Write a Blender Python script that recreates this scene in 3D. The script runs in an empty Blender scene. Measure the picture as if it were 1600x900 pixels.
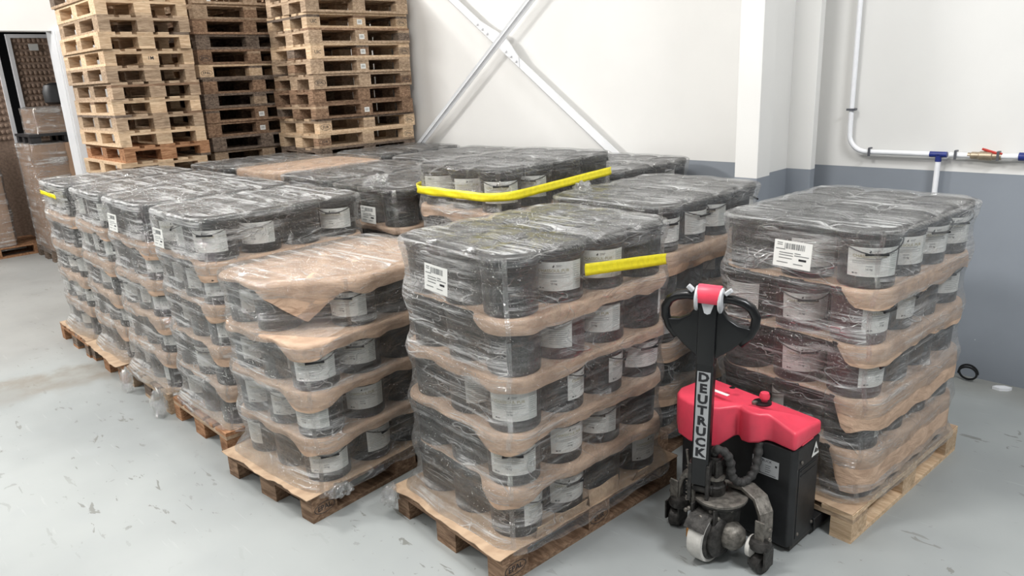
import bpy, bmesh, math, random
from mathutils import Vector, Matrix, noise

random.seed(7)
R = math.radians
SC = bpy.context.scene
COL = SC.collection

# ------------------------------------------------------------------ camera
YAW, PITCH, ROLL, CAMH, FPX = R(46), R(16.15), R(2.68), 2.067, 1146.7
r0 = Vector((math.cos(YAW), math.sin(YAW), 0))
fw = Vector((-math.sin(YAW)*math.cos(PITCH), math.cos(YAW)*math.cos(PITCH), -math.sin(PITCH)))
u0 = r0.cross(fw)
cr_ = r0*math.cos(ROLL) - u0*math.sin(ROLL)
cu_ = r0*math.sin(ROLL) + u0*math.cos(ROLL)
cam_data = bpy.data.cameras.new('camera')
cam = bpy.data.objects.new('camera', cam_data)
COL.objects.link(cam)
cam.matrix_world = Matrix(((cr_.x, cu_.x, -fw.x, 0), (cr_.y, cu_.y, -fw.y, 0), (cr_.z, cu_.z, -fw.z, CAMH), (0, 0, 0, 1)))
cam_data.sensor_width = 36
cam_data.lens = FPX/1600*36
cam_data.clip_start = .05
SC.camera = cam

# ------------------------------------------------------------------ world, lamps, exposure
W = bpy.data.worlds.new('hall_air'); SC.world = W; W.use_nodes = True
W.node_tree.nodes['Background'].inputs[0].default_value = (.93, .96, 1, 1)
W.node_tree.nodes['Background'].inputs[1].default_value = .3

def area(name, loc, target, power, sx, sy, col=(1, .985, .96)):
    d = bpy.data.lights.new(name, 'AREA'); d.shape = 'RECTANGLE'; d.size = sx; d.size_y = sy
    d.energy = power; d.color = col
    o = bpy.data.objects.new(name, d); COL.objects.link(o)
    o.location = loc
    o.rotation_euler = (Vector(target)-Vector(loc)).to_track_quat('-Z', 'Y').to_euler()
    return o
area('ceiling_lamp', (-8.0, -1.2, 4.7), (-5.0, 2.4, 0), 400, 1.6, .3)
area('ceiling_lamp', (1.6, 2.2, 4.9), (-.9, 3.2, 0), 250, 1.4, .3, (.97, .985, 1))
area('ceiling_lamp', (-2.6, .6, 5.0), (-3.4, 1.8, 0), 190, 1.6, .3)
area('ceiling_lamp', (-8.9, 3.0, 4.9), (-5.0, 2.2, 1), 130, 1.6, .3)
area('added_strip', (-3.5, -2.6, 5.2), (-3.8, -.6, 0), 190, 9, .12)  # added strip, out of view, to give the film more highlights
area('added_strip', (-4.0, 2.0, 5.3), (-4.0, 2.0, 0), 110, 9, .12)  # second added strip for film highlights
area('back_room_fill', (-12.0, .6, 3.1), (-12.0, 1.9, 0), 120, 1.2, .3)  # added fill light, unseen, brightens the goods beyond the doorway

SC.view_settings.view_transform = 'Standard'
SC.view_settings.look = 'None'
SC.view_settings.gamma = 1
SC.view_settings.exposure = -.5
SC.view_settings.use_curve_mapping = False
SC.cycles.transparent_max_bounces = 24
SC.cycles.max_bounces = 8

# ------------------------------------------------------------------ materials
def srgb(r, g, b):
    f = lambda c: (c/255/12.92) if c <= 10 else ((c/255+.055)/1.055)**2.4
    return (f(r), f(g), f(b), 1)

class NT:
    def __init__(s, name):
        s.m = bpy.data.materials.new(name); s.m.use_nodes = True
        s.t = s.m.node_tree; s.t.nodes.clear()
        s.out = s.n('ShaderNodeOutputMaterial')
    def n(s, typ, **kw):
        nd = s.t.nodes.new(typ)
        for k, v in kw.items(): setattr(nd, k, v)
        return nd
    def l(s, a, b): s.t.links.new(a, b)
    def val(s, sock, v):
        if hasattr(v, 'is_output') or isinstance(v, bpy.types.NodeSocket): s.l(v, sock)
        else: sock.default_value = v
    def math(s, op, a, b=0., c=0., clamp=False):
        nd = s.n('ShaderNodeMath', operation=op, use_clamp=clamp)
        s.val(nd.inputs[0], a); s.val(nd.inputs[1], b); s.val(nd.inputs[2], c)
        return nd.outputs[0]
    def mix(s, f, a, b, blend='MIX'):
        nd = s.n('ShaderNodeMix', data_type='RGBA', blend_type=blend)
        s.val(nd.inputs[0], f); s.val(nd.inputs[6], a); s.val(nd.inputs[7], b)
        return nd.outputs[2]
    def coord(s, kind='Object', scale=(1, 1, 1), rot=(0, 0, 0), loc=(0, 0, 0)):
        tc = s.n('ShaderNodeTexCoord'); mp = s.n('ShaderNodeMapping')
        mp.inputs['Scale'].default_value = scale; mp.inputs['Rotation'].default_value = rot
        mp.inputs['Location'].default_value = loc
        s.l(tc.outputs[kind], mp.inputs[0]); return mp.outputs[0]
    def noise(s, vec, scale, detail=4, rough=.55, dist=0):
        nd = s.n('ShaderNodeTexNoise'); s.l(vec, nd.inputs['Vector'])
        nd.inputs['Scale'].default_value = scale; nd.inputs['Detail'].default_value = detail
        nd.inputs['Roughness'].default_value = rough; nd.inputs['Distortion'].default_value = dist
        return nd.outputs[0]
    def ramp(s, v, lo, hi):
        nd = s.n('ShaderNodeMapRange', interpolation_type='SMOOTHSTEP')
        s.val(nd.inputs[0], v); nd.inputs[1].default_value = lo; nd.inputs[2].default_value = hi
        return nd.outputs[0]
    def bump(s, h, strength=.3, dist=.01):
        nd = s.n('ShaderNodeBump'); s.l(h, nd.inputs['Height'])
        nd.inputs['Strength'].default_value = strength; nd.inputs['Distance'].default_value = dist
        return nd.outputs[0]
    def bsdf(s, col, rough=.5, metal=0., spec=.5, normal=None):
        p = s.n('ShaderNodeBsdfPrincipled')
        s.val(p.inputs['Base Color'], col); s.val(p.inputs['Roughness'], rough)
        s.val(p.inputs['Metallic'], metal); s.val(p.inputs['Specular IOR Level'], spec)
        if normal is not None: s.l(normal, p.inputs['Normal'])
        return p.outputs[0]
    def done(s, sh):
        s.l(sh, s.out.inputs[0]); return s.m

def plain(name, col, rough=.5, metal=0., var=.12, scale=30, bump=.05, spec=.5):
    t = NT(name); v = t.coord()
    n = t.noise(v, scale)
    dark = tuple(c*(1-var) for c in col[:3])+(1,); lite = tuple(min(1, c*(1+var)) for c in col[:3])+(1,)
    c = t.mix(t.ramp(n, .3, .7), dark, lite)
    return t.done(t.bsdf(c, rough, metal, spec, t.bump(t.noise(v, scale*3), bump, .004)))

def wood(name, base, dark):
    t = NT(name)
    oi = t.n('ShaderNodeObjectInfo')
    tc = t.n('ShaderNodeTexCoord')
    add = t.n('ShaderNodeVectorMath', operation='ADD')
    t.l(tc.outputs['Object'], add.inputs[0])
    sc = t.n('ShaderNodeVectorMath', operation='SCALE'); t.l(oi.outputs['Random'], sc.inputs['Scale'])
    sc.inputs[0].default_value = (37, 23, 11); t.l(sc.outputs[0], add.inputs[1])
    mp = t.n('ShaderNodeMapping'); mp.inputs['Scale'].default_value = (6, 22, 40); t.l(add.outputs[0], mp.inputs[0])
    g = t.noise(mp.outputs[0], 1.6, 6, .65, .6)
    bl = t.noise(add.outputs[0], 9, 3)
    c = t.mix(t.ramp(g, .35, .7), dark, base)
    c = t.mix(t.math('MULTIPLY', t.ramp(bl, .55, .75), .45), c, tuple(x*.5 for x in dark[:3])+(1,))
    k = t.math('MULTIPLY_ADD', oi.outputs['Random'], .40, .85)
    hs = t.n('ShaderNodeHueSaturation'); t.l(c, hs.inputs['Color']); t.l(k, hs.inputs['Value'])
    return t.done(t.bsdf(hs.outputs[0], .75, 0, .25, t.bump(g, .35, .004)))

M = {}
WOODS = {
 'pale': wood('pale_pine', srgb(214, 190, 160), srgb(182, 154, 124)),
 'mid': wood('used_pine', srgb(190, 167, 142), srgb(144, 122, 100)),
 'brown': wood('brown_pine', srgb(160, 132, 108), srgb(108, 84, 66)),
 'grey': wood('weathered_pine', srgb(138, 122, 108), srgb(84, 72, 63)),
 'red': wood('reddish_pine', srgb(182, 140, 106), srgb(132, 92, 64)),
}
M['bucket'] = plain('black_polypropylene', srgb(17, 18, 20), .36, var=.15, scale=12, spec=.35)
M['lid'] = plain('black_lid_plastic', srgb(22, 23, 25), .42, var=.15, scale=12, spec=.35)
M['maroon'] = plain('maroon_polypropylene', srgb(60, 20, 26), .35, var=.15, scale=12)
M['wire'] = plain('bail_plastic', srgb(18, 18, 20), .35)
M['paper'] = plain('label_paper', srgb(226, 226, 222), .55, var=.03, bump=.02)
M['paper2'] = plain('label_paper_grey', srgb(205, 208, 204), .55, var=.03, bump=.02)
M['ink'] = plain('label_ink_grey', srgb(120, 122, 122), .6, var=.03, bump=.0)
M['inkd'] = plain('print_black', srgb(38, 38, 42), .6, var=.03, bump=.0)
M['inkg'] = plain('label_ink_gold', srgb(168, 160, 120), .6, var=.03, bump=.0)
M['white'] = plain('white_paint', srgb(232, 233, 236), .5, var=.03, scale=5, bump=.03)
M['steelw'] = plain('white_steel', srgb(228, 229, 231), .42, var=.03, scale=6, bump=.04)
M['pipe'] = plain('white_pipe', srgb(238, 239, 242), .35, var=.02)
M['blue'] = plain('blue_fitting', srgb(36, 50, 120), .4)
M['brass'] = plain('dull_brass', srgb(176, 160, 138), .4, .6)
M['redh'] = plain('red_handle', srgb(186, 62, 54), .45)
M['clamp'] = plain('grey_clamp', srgb(96, 98, 104), .45, .3)
M['yellow'] = plain('yellow_tape', srgb(236, 220, 40), .4, var=.08, scale=40, bump=.3)
M['redp'] = plain('red_hood', srgb(228, 70, 92), .38, var=.10, scale=9, bump=.08)
M['blackp'] = plain('black_powder_coat', srgb(27, 28, 30), .48, var=.35, scale=14, bump=.12)
M['blackg'] = plain('black_gloss_plastic', srgb(16, 17, 19), .3, var=.1)
M['greyp'] = plain('light_grey_plastic', srgb(190, 192, 195), .45)
M['tyre'] = plain('white_polyurethane', srgb(205, 202, 196), .5, var=.12, scale=25)
M['cast'] = plain('dirty_cast_metal', srgb(112, 108, 102), .5, .55, var=.4, scale=40, bump=.4)
M['castd'] = plain('dirty_dark_metal', srgb(58, 56, 54), .5, .4, var=.5, scale=40, bump=.4)
M['sleeve'] = plain('cable_sleeve', srgb(58, 57, 56), .75, var=.35, scale=60, bump=.5)
M['brasspart'] = plain('copper_part', srgb(176, 126, 70), .4, .7)
M['tag'] = plain('silver_decal', srgb(176, 178, 180), .4, var=.03, bump=0)
M['kraft'] = plain('carton_board', srgb(166, 136, 112), .7, var=.08, scale=8)
M['tray'] = plain('moulded_pulp', srgb(150, 128, 112), .8, var=.2, scale=30)
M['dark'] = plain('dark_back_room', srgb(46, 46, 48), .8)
M['darkplastic'] = plain('dark_plastic_crate', srgb(40, 40, 42), .5)

def paper_mat(name, base, dark):
    t = NT(name); v = t.coord()
    w = t.noise(t.coord(scale=(1, 1, 2.2)), 7, 5, .6, .8)
    n = t.noise(v, 40, 4)
    c = t.mix(t.ramp(w, .3, .7), dark, base)
    h = t.math('ADD', w, t.math('MULTIPLY', n, .25))
    return t.done(t.bsdf(c, .62, 0, .3, t.bump(h, .5, .02)))
M['brown'] = paper_mat('brown_slip_paper', srgb(207, 178, 154), srgb(176, 148, 126))
M['board'] = paper_mat('base_cardboard', srgb(194, 168, 141), srgb(162, 136, 112))

def film_mat(name, milk, seed):
    t = NT(name)
    at = t.n('ShaderNodeAttribute'); at.attribute_name = 'painted_haze'  # haze amount, carries the light painted into each film face
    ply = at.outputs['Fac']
    def nz(rot, scale, sc, det=4, rough=.6, dist=.3):
        return t.noise(t.coord('UV', scale, (0, 0, R(rot)), (seed*3.1, seed*1.7, seed)), sc, det, rough, dist)
    s1 = t.ramp(nz(22, (.7, 16, 1), 1.7, 8, .74), .50, .60)
    s2 = t.ramp(nz(-9, (.5, 26, 1), 1.6, 8, .74), .515, .62)
    s3 = t.ramp(nz(62, (.8, 12, 1), 1.4, 7, .72), .54, .64)
    big = t.ramp(nz(10, (1, 1.4, 1), 2.9, 4), .40, .62)
    cn = nz(19, (1.0, 2.6, 1), 2.4, 2, .5, 1.4)
    crease = t.math('SUBTRACT', 1, t.ramp(t.math('ABSOLUTE', t.math('SUBTRACT', cn, .5)), 0, .010))
    cn2 = nz(-34, (1.0, 3.0, 1), 2.0, 2, .5, .9)
    crease2 = t.math('SUBTRACT', 1, t.ramp(t.math('ABSOLUTE', t.math('SUBTRACT', cn2, .47)), 0, .008))
    cz = t.math('MULTIPLY', t.math('ADD', crease, crease2), t.math('MULTIPLY_ADD', big, .75, .15))
    st = t.math('ADD', t.math('MULTIPLY', s1, .62), t.math('ADD', t.math('MULTIPLY', s2, .5), t.math('MULTIPLY', s3, .4)))
    st = t.math('MULTIPLY', st, t.math('MULTIPLY_ADD', big, .95, .2))
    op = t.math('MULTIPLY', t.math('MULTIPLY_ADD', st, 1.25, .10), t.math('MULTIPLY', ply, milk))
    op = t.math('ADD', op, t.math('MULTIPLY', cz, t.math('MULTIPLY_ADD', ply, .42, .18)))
    op = t.math('MINIMUM', op, .82)
    fine = nz(20, (4, 70, 1), 2.0, 4, .65)
    lump = nz(0, (1, 1.5, 1), 14, 5, .65, 1.0)
    grit = nz(15, (1, 2.2, 1), 46, 3, .6, .6)
    h = t.math('ADD', t.math('MULTIPLY', fine, .34), t.math('ADD', t.math('MULTIPLY', lump, 1.0), t.math('ADD', t.math('MULTIPLY', grit, .28), t.math('MULTIPLY', cz, .6))))
    nrm = t.bump(h, 1.0, .022)
    tr = t.n('ShaderNodeBsdfTransparent'); tr.inputs[0].default_value = (.96, .965, .965, 1)
    df = t.n('ShaderNodeBsdfDiffuse'); df.inputs[0].default_value = (.9, .905, .9, 1); t.l(nrm, df.inputs['Normal'])
    tl = t.n('ShaderNodeBsdfTranslucent'); tl.inputs[0].default_value = (.75, .76, .75, 1)
    dm = t.n('ShaderNodeMixShader'); dm.inputs[0].default_value = .3
    t.l(df.outputs[0], dm.inputs[1]); t.l(tl.outputs[0], dm.inputs[2])
    m1 = t.n('ShaderNodeMixShader'); t.l(op, m1.inputs[0]); t.l(tr.outputs[0], m1.inputs[1]); t.l(dm.outputs[0], m1.inputs[2])
    gl = t.n('ShaderNodeBsdfGlossy'); gl.inputs['Roughness'].default_value = .075; gl.inputs[0].default_value = (1, 1, 1, 1); t.l(nrm, gl.inputs['Normal'])
    fr = t.n('ShaderNodeFresnel'); fr.inputs[0].default_value = 1.42; t.l(nrm, fr.inputs['Normal'])
    fac = t.math('MINIMUM', t.math('MULTIPLY_ADD', fr.outputs[0], 1.5, .005), .42)
    m2 = t.n('ShaderNodeMixShader'); t.l(fac, m2.inputs[0]); t.l(m1.outputs[0], m2.inputs[1]); t.l(gl.outputs[0], m2.inputs[2])
    return t.done(m2.outputs[0])
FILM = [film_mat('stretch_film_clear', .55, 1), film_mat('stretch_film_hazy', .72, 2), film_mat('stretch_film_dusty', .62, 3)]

def floor_mat():
    t = NT('painted_concrete'); v = t.coord()
    big = t.noise(v, .55, 4); mid = t.noise(v, 3.5, 5, .6)
    c = t.mix(t.ramp(big, .35, .65), srgb(146, 150, 150), srgb(164, 168, 167))
    c = t.mix(t.math('MULTIPLY', t.ramp(mid, .5, .75), .35), c, srgb(158, 162, 163))
    # chipped and scuffed paint, in patches
    gate = t.ramp(t.noise(v, .9, 2), .42, .6)
    ch1 = t.ramp(t.noise(t.coord(scale=(1, 1.9, 1), rot=(0, 0, R(38))), 6.5, 5, .6, .6), .645, .665)
    ch2 = t.ramp(t.noise(t.coord(scale=(.6, 2.6, 1), rot=(0, 0, R(-22)), loc=(5, 3, 0)), 7.5, 4, .5, .4), .67, .69)
    ch3 = t.ramp(t.noise(t.coord(loc=(11, 7, 0)), 26, 3, .5), .70, .725)
    ch = t.math('MULTIPLY', t.math('MAXIMUM', ch1, t.math('MAXIMUM', ch2, t.math('MULTIPLY', ch3, .8))), t.math('MULTIPLY_ADD', gate, .85, .12))
    c = t.mix(t.math('MULTIPLY', ch, .75), c, srgb(112, 112, 106))
    # light scratches
    sl = t.noise(t.coord(scale=(.5, 6, 1), rot=(0, 0, R(60)), loc=(2, 9, 0)), 6, 3, .5)
    c = t.mix(t.math('MULTIPLY', t.ramp(sl, .66, .72), .10), c, srgb(214, 216, 214))
    # brown dirt strip by the left row and a darker tone towards the wall
    sep = t.n('ShaderNodeSeparateXYZ'); t.l(v, sep.inputs[0])
    wob = t.math('MULTIPLY', t.math('SUBTRACT', mid, .5), .55)
    d = t.math('ABSOLUTE', t.math('ADD', t.math('ADD', sep.outputs[0], 6.35), t.math('ADD', wob, t.math('MULTIPLY', sep.outputs[1], -.18))))
    band = t.math('SUBTRACT', 1, t.ramp(d, .12, .36))
    c = t.mix(t.math('MULTIPLY', band, t.math('MULTIPLY_ADD', t.ramp(mid, .35, .65), .4, .3)), c, srgb(128, 118, 104))
    dw = t.math('ADD', sep.outputs[1], t.math('MULTIPLY', wob, .5))
    c = t.mix(t.math('MULTIPLY', t.ramp(dw, 4.85, 5.25), .5), c, srgb(128, 125, 116))
    far = t.ramp(t.math('ADD', t.math('MULTIPLY', sep.outputs[0], -1), wob), 6.3, 7.3)
    c = t.mix(t.math('MULTIPLY', far, .35), c, srgb(150, 144, 138))
    rg = t.math('MULTIPLY_ADD', mid, .25, .30)
    return t.done(t.bsdf(c, rg, 0, .4, t.bump(t.math('SUBTRACT', mid, t.math('MULTIPLY', ch, .6)), .12, .004)))
M['floor'] = floor_mat()

def wall_mat(name, top, low, level):
    t = NT(name); tc = t.n('ShaderNodeNewGeometry')
    sep = t.n('ShaderNodeSeparateXYZ'); t.l(tc.outputs['Position'], sep.inputs[0])
    v = t.coord(); n = t.noise(v, 2.2, 5)
    a = t.mix(t.ramp(n, .3, .7), tuple(x*.97 for x in top[:3])+(1,), top)
    b = t.mix(t.ramp(n, .3, .7), tuple(x*.92 for x in low[:3])+(1,), low)
    spot = t.ramp(t.noise(t.coord(loc=(3, 1, 2)), 18, 3), .74, .76)
    near = t.math('SUBTRACT', 1, t.ramp(sep.outputs[2], .05, .5))
    b = t.mix(t.math('MULTIPLY', spot, near), b, srgb(225, 226, 226))
    f = t.math('LESS_THAN', sep.outputs[2], level)
    c = t.mix(f, a, b)
    return t.done(t.bsdf(c, .55, 0, .3, t.bump(t.noise(v, 60, 3), .05, .003)))
M['wall'] = wall_mat('painted_wall', srgb(226, 225, 222), srgb(141, 147, 155), 1.35)
M['wallw'] = wall_mat('plain_wall', srgb(226, 225, 222), srgb(226, 225, 222), -1)

# ------------------------------------------------------------------ mesh helpers
_text_cache = {}
def text_geo(s, size, bold=.012):
    k = (s, size, bold)
    if k in _text_cache: return _text_cache[k]
    cu = bpy.data.curves.new('lettering', 'FONT'); cu.body = s; cu.size = size
    cu.align_x = 'CENTER'; cu.align_y = 'CENTER'; cu.resolution_u = 2; cu.offset = size*bold
    o = bpy.data.objects.new('lettering', cu); COL.objects.link(o)
    dg = bpy.context.evaluated_depsgraph_get()
    me = bpy.data.meshes.new_from_object(o.evaluated_get(dg))
    vs = [v.co.copy() for v in me.vertices]; fs = [tuple(p.vertices) for p in me.polygons]
    bpy.data.objects.remove(o); bpy.data.meshes.remove(me); bpy.data.curves.remove(cu)
    _text_cache[k] = (vs, fs); return vs, fs

class MB:
    def __init__(s): s.v = []; s.f = []; s.mi = []; s.uv = None; s.ply = None
    def add(s, vs, fs, mat=0, mtx=None):
        b = len(s.v)
        for p in vs:
            p = Vector(p); s.v.append(mtx @ p if mtx else p)
        for f in fs: s.f.append(tuple(i+b for i in f)); s.mi.append(mat)
        return s
    def box(s, x0, x1, y0, y1, z0, z1, mat=0, mtx=None):
        vs = [(x0, y0, z0), (x1, y0, z0), (x1, y1, z0), (x0, y1, z0), (x0, y0, z1), (x1, y0, z1), (x1, y1, z1), (x0, y1, z1)]
        return s.add(vs, [(3, 2, 1, 0), (4, 5, 6, 7), (0, 1, 5, 4), (1, 2, 6, 5), (2, 3, 7, 6), (3, 0, 4, 7)], mat, mtx)
    def lathe(s, prof, seg=24, mat=0, mtx=None, cap=True):
        vs = []; fs = []
        for r, z in prof:
            for i in range(seg):
                a = 2*math.pi*i/seg; vs.append((r*math.cos(a), r*math.sin(a), z))
        for j in range(len(prof)-1):
            for i in range(seg):
                k = (i+1) % seg
                fs.append((j*seg+i, j*seg+k, (j+1)*seg+k, (j+1)*seg+i))
        if cap:
            fs.append(tuple(reversed(range(seg)))); fs.append(tuple((len(prof)-1)*seg+i for i in range(seg)))
        return s.add(vs, fs, mat, mtx)
    def tube(s, pts, rad, seg=8, mat=0, mtx=None):
        pts = [Vector(p) for p in pts]; n = len(pts)
        rads = rad if isinstance(rad, (list, tuple)) else [rad]*n
        vs = []; fs = []; up = None
        for i, p in enumerate(pts):
            d = (pts[min(i+1, n-1)]-pts[max(i-1, 0)]).normalized()
            if up is None:
                up = d.orthogonal().normalized()
            else:
                up = (up - d*up.dot(d)).normalized()
            w = d.cross(up)
            for k in range(seg):
                a = 2*math.pi*k/seg
                vs.append(p + (up*math.cos(a)+w*math.sin(a))*rads[i])
        for i in range(n-1):
            for k in range(seg):
                q = (k+1) % seg
                fs.append((i*seg+k, i*seg+q, (i+1)*seg+q, (i+1)*seg+k))
        fs.append(tuple(reversed(range(seg)))); fs.append(tuple((n-1)*seg+k for k in range(seg)))
        return s.add(vs, fs, mat, mtx)
    def prism(s, poly, z0, z1, mat=0, mtx=None):
        n = len(poly)
        f0 = z0 if callable(z0) else (lambda x, y: z0); f1 = z1 if callable(z1) else (lambda x, y: z1)
        vs = [(x, y, f0(x, y)) for x, y in poly]+[(x, y, f1(x, y)) for x, y in poly]
        fs = [tuple(reversed(range(n))), tuple(range(n, 2*n))]+[(i, (i+1) % n, n+(i+1) % n, n+i) for i in range(n)]
        return s.add(vs, fs, mat, mtx)
    def text(s, body, size, mtx, mat=0, fn=None, bold=.012):
        vs, fs = text_geo(body, size, bold)
        if fn: vs = [fn(v) for v in vs]
        return s.add(vs, fs, mat, mtx)
    def mesh(s, name, mats, smooth=False, bevel=0, seg=2):
        me = bpy.data.meshes.new(name)
        me.from_pydata([tuple(v) for v in s.v], [], s.f)
        for m in (mats if isinstance(mats, (list, tuple)) else [mats]): me.materials.append(m)
        me.polygons.foreach_set('material_index', s.mi)
        if s.uv:
            ul = me.uv_layers.new(name='UVMap')
            for p in me.polygons:
                for li in p.loop_indices: ul.data[li].uv = s.uv[me.loops[li].vertex_index]
        if s.ply:
            at = me.attributes.new('painted_haze', 'FLOAT', 'POINT'); at.data.foreach_set('value', s.ply)
        if bevel:
            bm = bmesh.new(); bm.from_mesh(me)
            es = [e for e in bm.edges if len(e.link_faces) == 2 and e.calc_face_angle(0) > R(35)]
            bmesh.ops.bevel(bm, geom=es, offset=bevel, segments=seg, affect='EDGES', clamp_overlap=True, profile=.5)
            bm.to_mesh(me); bm.free()
        if smooth:
            me.polygons.foreach_set('use_smooth', [True]*len(me.polygons))
            if smooth != 'all':
                me.set_sharp_from_angle(angle=R(40))
        me.update(); return me

def link(name, me, parent=None, loc=(0, 0, 0), rz=0.):
    o = bpy.data.objects.new(name, me); COL.objects.link(o)
    o.location = loc; o.rotation_euler = (0, 0, rz)
    if parent: o.parent = parent
    return o
def tag(o, label, cat, group=None, kind=None):
    o['label'] = label; o['category'] = cat
    if group: o['group'] = group
    if kind: o['kind'] = kind
    return o
def thing(name, label, cat, loc=(0, 0, 0), rz=0., group=None):
    return tag(link(name, None, None, loc, rz), label, cat, group)
def struct(name, mb, mat, **kw):
    o = link(name, mb.mesh(name, mat, **kw)); o['kind'] = 'structure'; return o
def RX(a): return Matrix.Rotation(a, 4, 'X')
def RY(a): return Matrix.Rotation(a, 4, 'Y')
def RZ(a): return Matrix.Rotation(a, 4, 'Z')
def TR(x, y, z): return Matrix.Translation((x, y, z))

# ------------------------------------------------------------------ setting
struct('floor', MB().box(-18, 8, -8, 5.7, -.1, 0), M['floor'])
struct('ceiling', MB().box(-10.2, 8, -8, 5.7, 5.6, 5.7), M['wallw'])
struct('wall_back', MB().box(-10.0, -2.52, 5.18, 5.5, 0, 5.6), M['wall'])
struct('wall_right', MB().box(-2.52, 8, 5.30, 5.5, 0, 5.6), M['wall'])
mb = MB().box(-10.2, -10.0, 2.66, 5.5, 0, 5.6)
mb.box(-10.2, -10.0, -8, 2.66, 2.79, 5.6)
struct('wall_left', mb, M['wallw'])
mb = MB().box(-10.24, -9.94, 2.55, 2.67, 0, 2.80)
mb.box(-10.24, -9.96, 2.53, 2.55, 0, 2.80)
struct('trim_1', mb, M['steelw'], bevel=.004)
# steel column in front of the wall, and its rear flange against the wall
mb = MB().box(-2.46, -2.30, 4.48, 4.655, 0, 5.6)
mb.box(-2.41, -2.36, 4.655, 5.03, 0, 5.6)
struct('trim_2', mb, M['wall'], bevel=.004)
struct('trim_3', MB().box(-2.56, -2.19, 5.03, 5.10, 0, 5.6), M['wall'], bevel=.003)
# room beyond the doorway
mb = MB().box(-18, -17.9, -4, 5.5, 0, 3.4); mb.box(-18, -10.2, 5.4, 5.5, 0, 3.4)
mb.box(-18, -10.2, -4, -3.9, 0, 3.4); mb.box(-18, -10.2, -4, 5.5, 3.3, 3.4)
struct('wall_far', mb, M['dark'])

# ------------------------------------------------------------------ wooden pallets (1.2 x 0.8 x 0.144, corner of local frame at right front)
# local x in [-.8, 0], local y in [0, 1.2]
def pallet_pieces():
    P = []
    for cx, w in ((-.0725, .145), (-.236, .1), (-.4, .145), (-.564, .1), (-.7275, .145)):
        P.append(('deck_board', cx, .6, .133, w, 1.2, .022))
    for cy in (.0725, .6, 1.1275):
        P.append(('stringer_board', -.4, cy, .111, .8, .145, .022))
    for cx, w in ((-.05, .1), (-.4, .145), (-.75, .1)):
        for cy in (.0725, .6, 1.1275):
            P.append(('block', cx, cy, .061, w, .145, .078))
        P.append(('bottom_board', cx, .6, .011, w, 1.2, .022))
    return P
PIECES = pallet_pieces()
_pm = {}
def piece_mesh(kind, w, d, h, wd):
    k = (kind, w, d, h, wd)
    if k not in _pm:
        e = .0012
        if d > w: mb = MB().box(-w/2+e, w/2-e, -d/2, d/2, -h/2, h/2)
        else: mb = MB().box(-w/2, w/2, -d/2+e, d/2-e, -h/2, h/2)
        _pm[k] = mb.mesh(kind, WOODS[wd])
    return _pm[k]
def build_pallet(loc, rot, wd, label, group=None, mixed=0.15):
    t = thing('wooden_pallet', label, 'pallet', loc, rot, group)
    parts = []
    for kind, cx, cy, cz, w, d, h in PIECES:
        ww = wd if random.random() > mixed else random.choice(['mid', 'brown', 'grey'])
        parts.append(link(kind, piece_mesh(kind, w, d, h, ww), t, (cx, cy, cz)))
    return t, parts
_solid = {}
def solid_pallet(loc, rot, wd, label, group):
    if wd not in _solid:
        mb = MB()
        for kind, cx, cy, cz, w, d, h in PIECES: mb.box(cx-w/2, cx+w/2, cy-d/2, cy+d/2, cz-h/2, cz+h/2)
        _solid[wd] = mb.mesh('wooden_pallet', WOODS[wd])
    return tag(link('wooden_pallet', _solid[wd], None, loc, rot), label, 'pallet', group)
def block_of(parts, cx, cy):
    return min((p for p in parts if p.name.startswith('block')), key=lambda p: abs(p.location.x-cx)+abs(p.location.y-cy))
_stamps = {}
def stamp(block, kind, face):
    # face '+x' : long side seen from the right ; '-y' : short side
    k = (kind, face)
    if k not in _stamps:
        mb = MB()
        if kind in ('EPAL', 'EUR'):
            mb.text(kind, .038, None)
            n = 28
            vs = []; fs = []
            for i in range(n):
                a = 2*math.pi*i/n
                vs += [(.061*math.cos(a), .030*math.sin(a), 0), (.057*math.cos(a), .0265*math.sin(a), 0)]
            for i in range(n):
                j = (i+1) % n; fs.append((2*i, 2*j, 2*j+1, 2*i+1))
            mb.add(vs, fs)
            mats = [M['inkd']]
        elif kind == 'sticker':
            mb.box(-.03, .03, -.024, .024, -.0004, .0004, 0)
            for i in range(9): mb.box(-.02+i*.0045, -.0185+i*.0045+.001*(i % 2), -.012, .014, .0004, .0007, 1)
            mats = [M['paper'], M['ink']]
        else:
            mb.text(kind, .044, None); mats = [M['inkd']]
        _stamps[k] = mb.mesh('stamp', mats)
    o = link('stamp', _stamps[k], block)
    me = block.data
    wx = max(v.co.x for v in me.vertices); wy = max(v.co.y for v in me.vertices)
    if face == '+x':
        o.location = (wx+.0008, 0, .0); o.rotation_euler = (R(90), 0, R(90))
    else:
        o.location = (0, -wy-.0008, 0); o.rotation_euler = (R(90), 0, 0)
    return o

ORD = ['zeroth', 'first', 'second', 'third', 'fourth', 'fifth', 'sixth', 'seventh', 'eighth', 'ninth', 'tenth', 'eleventh', 'twelfth', 'thirteenth', 'fourteenth']
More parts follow.
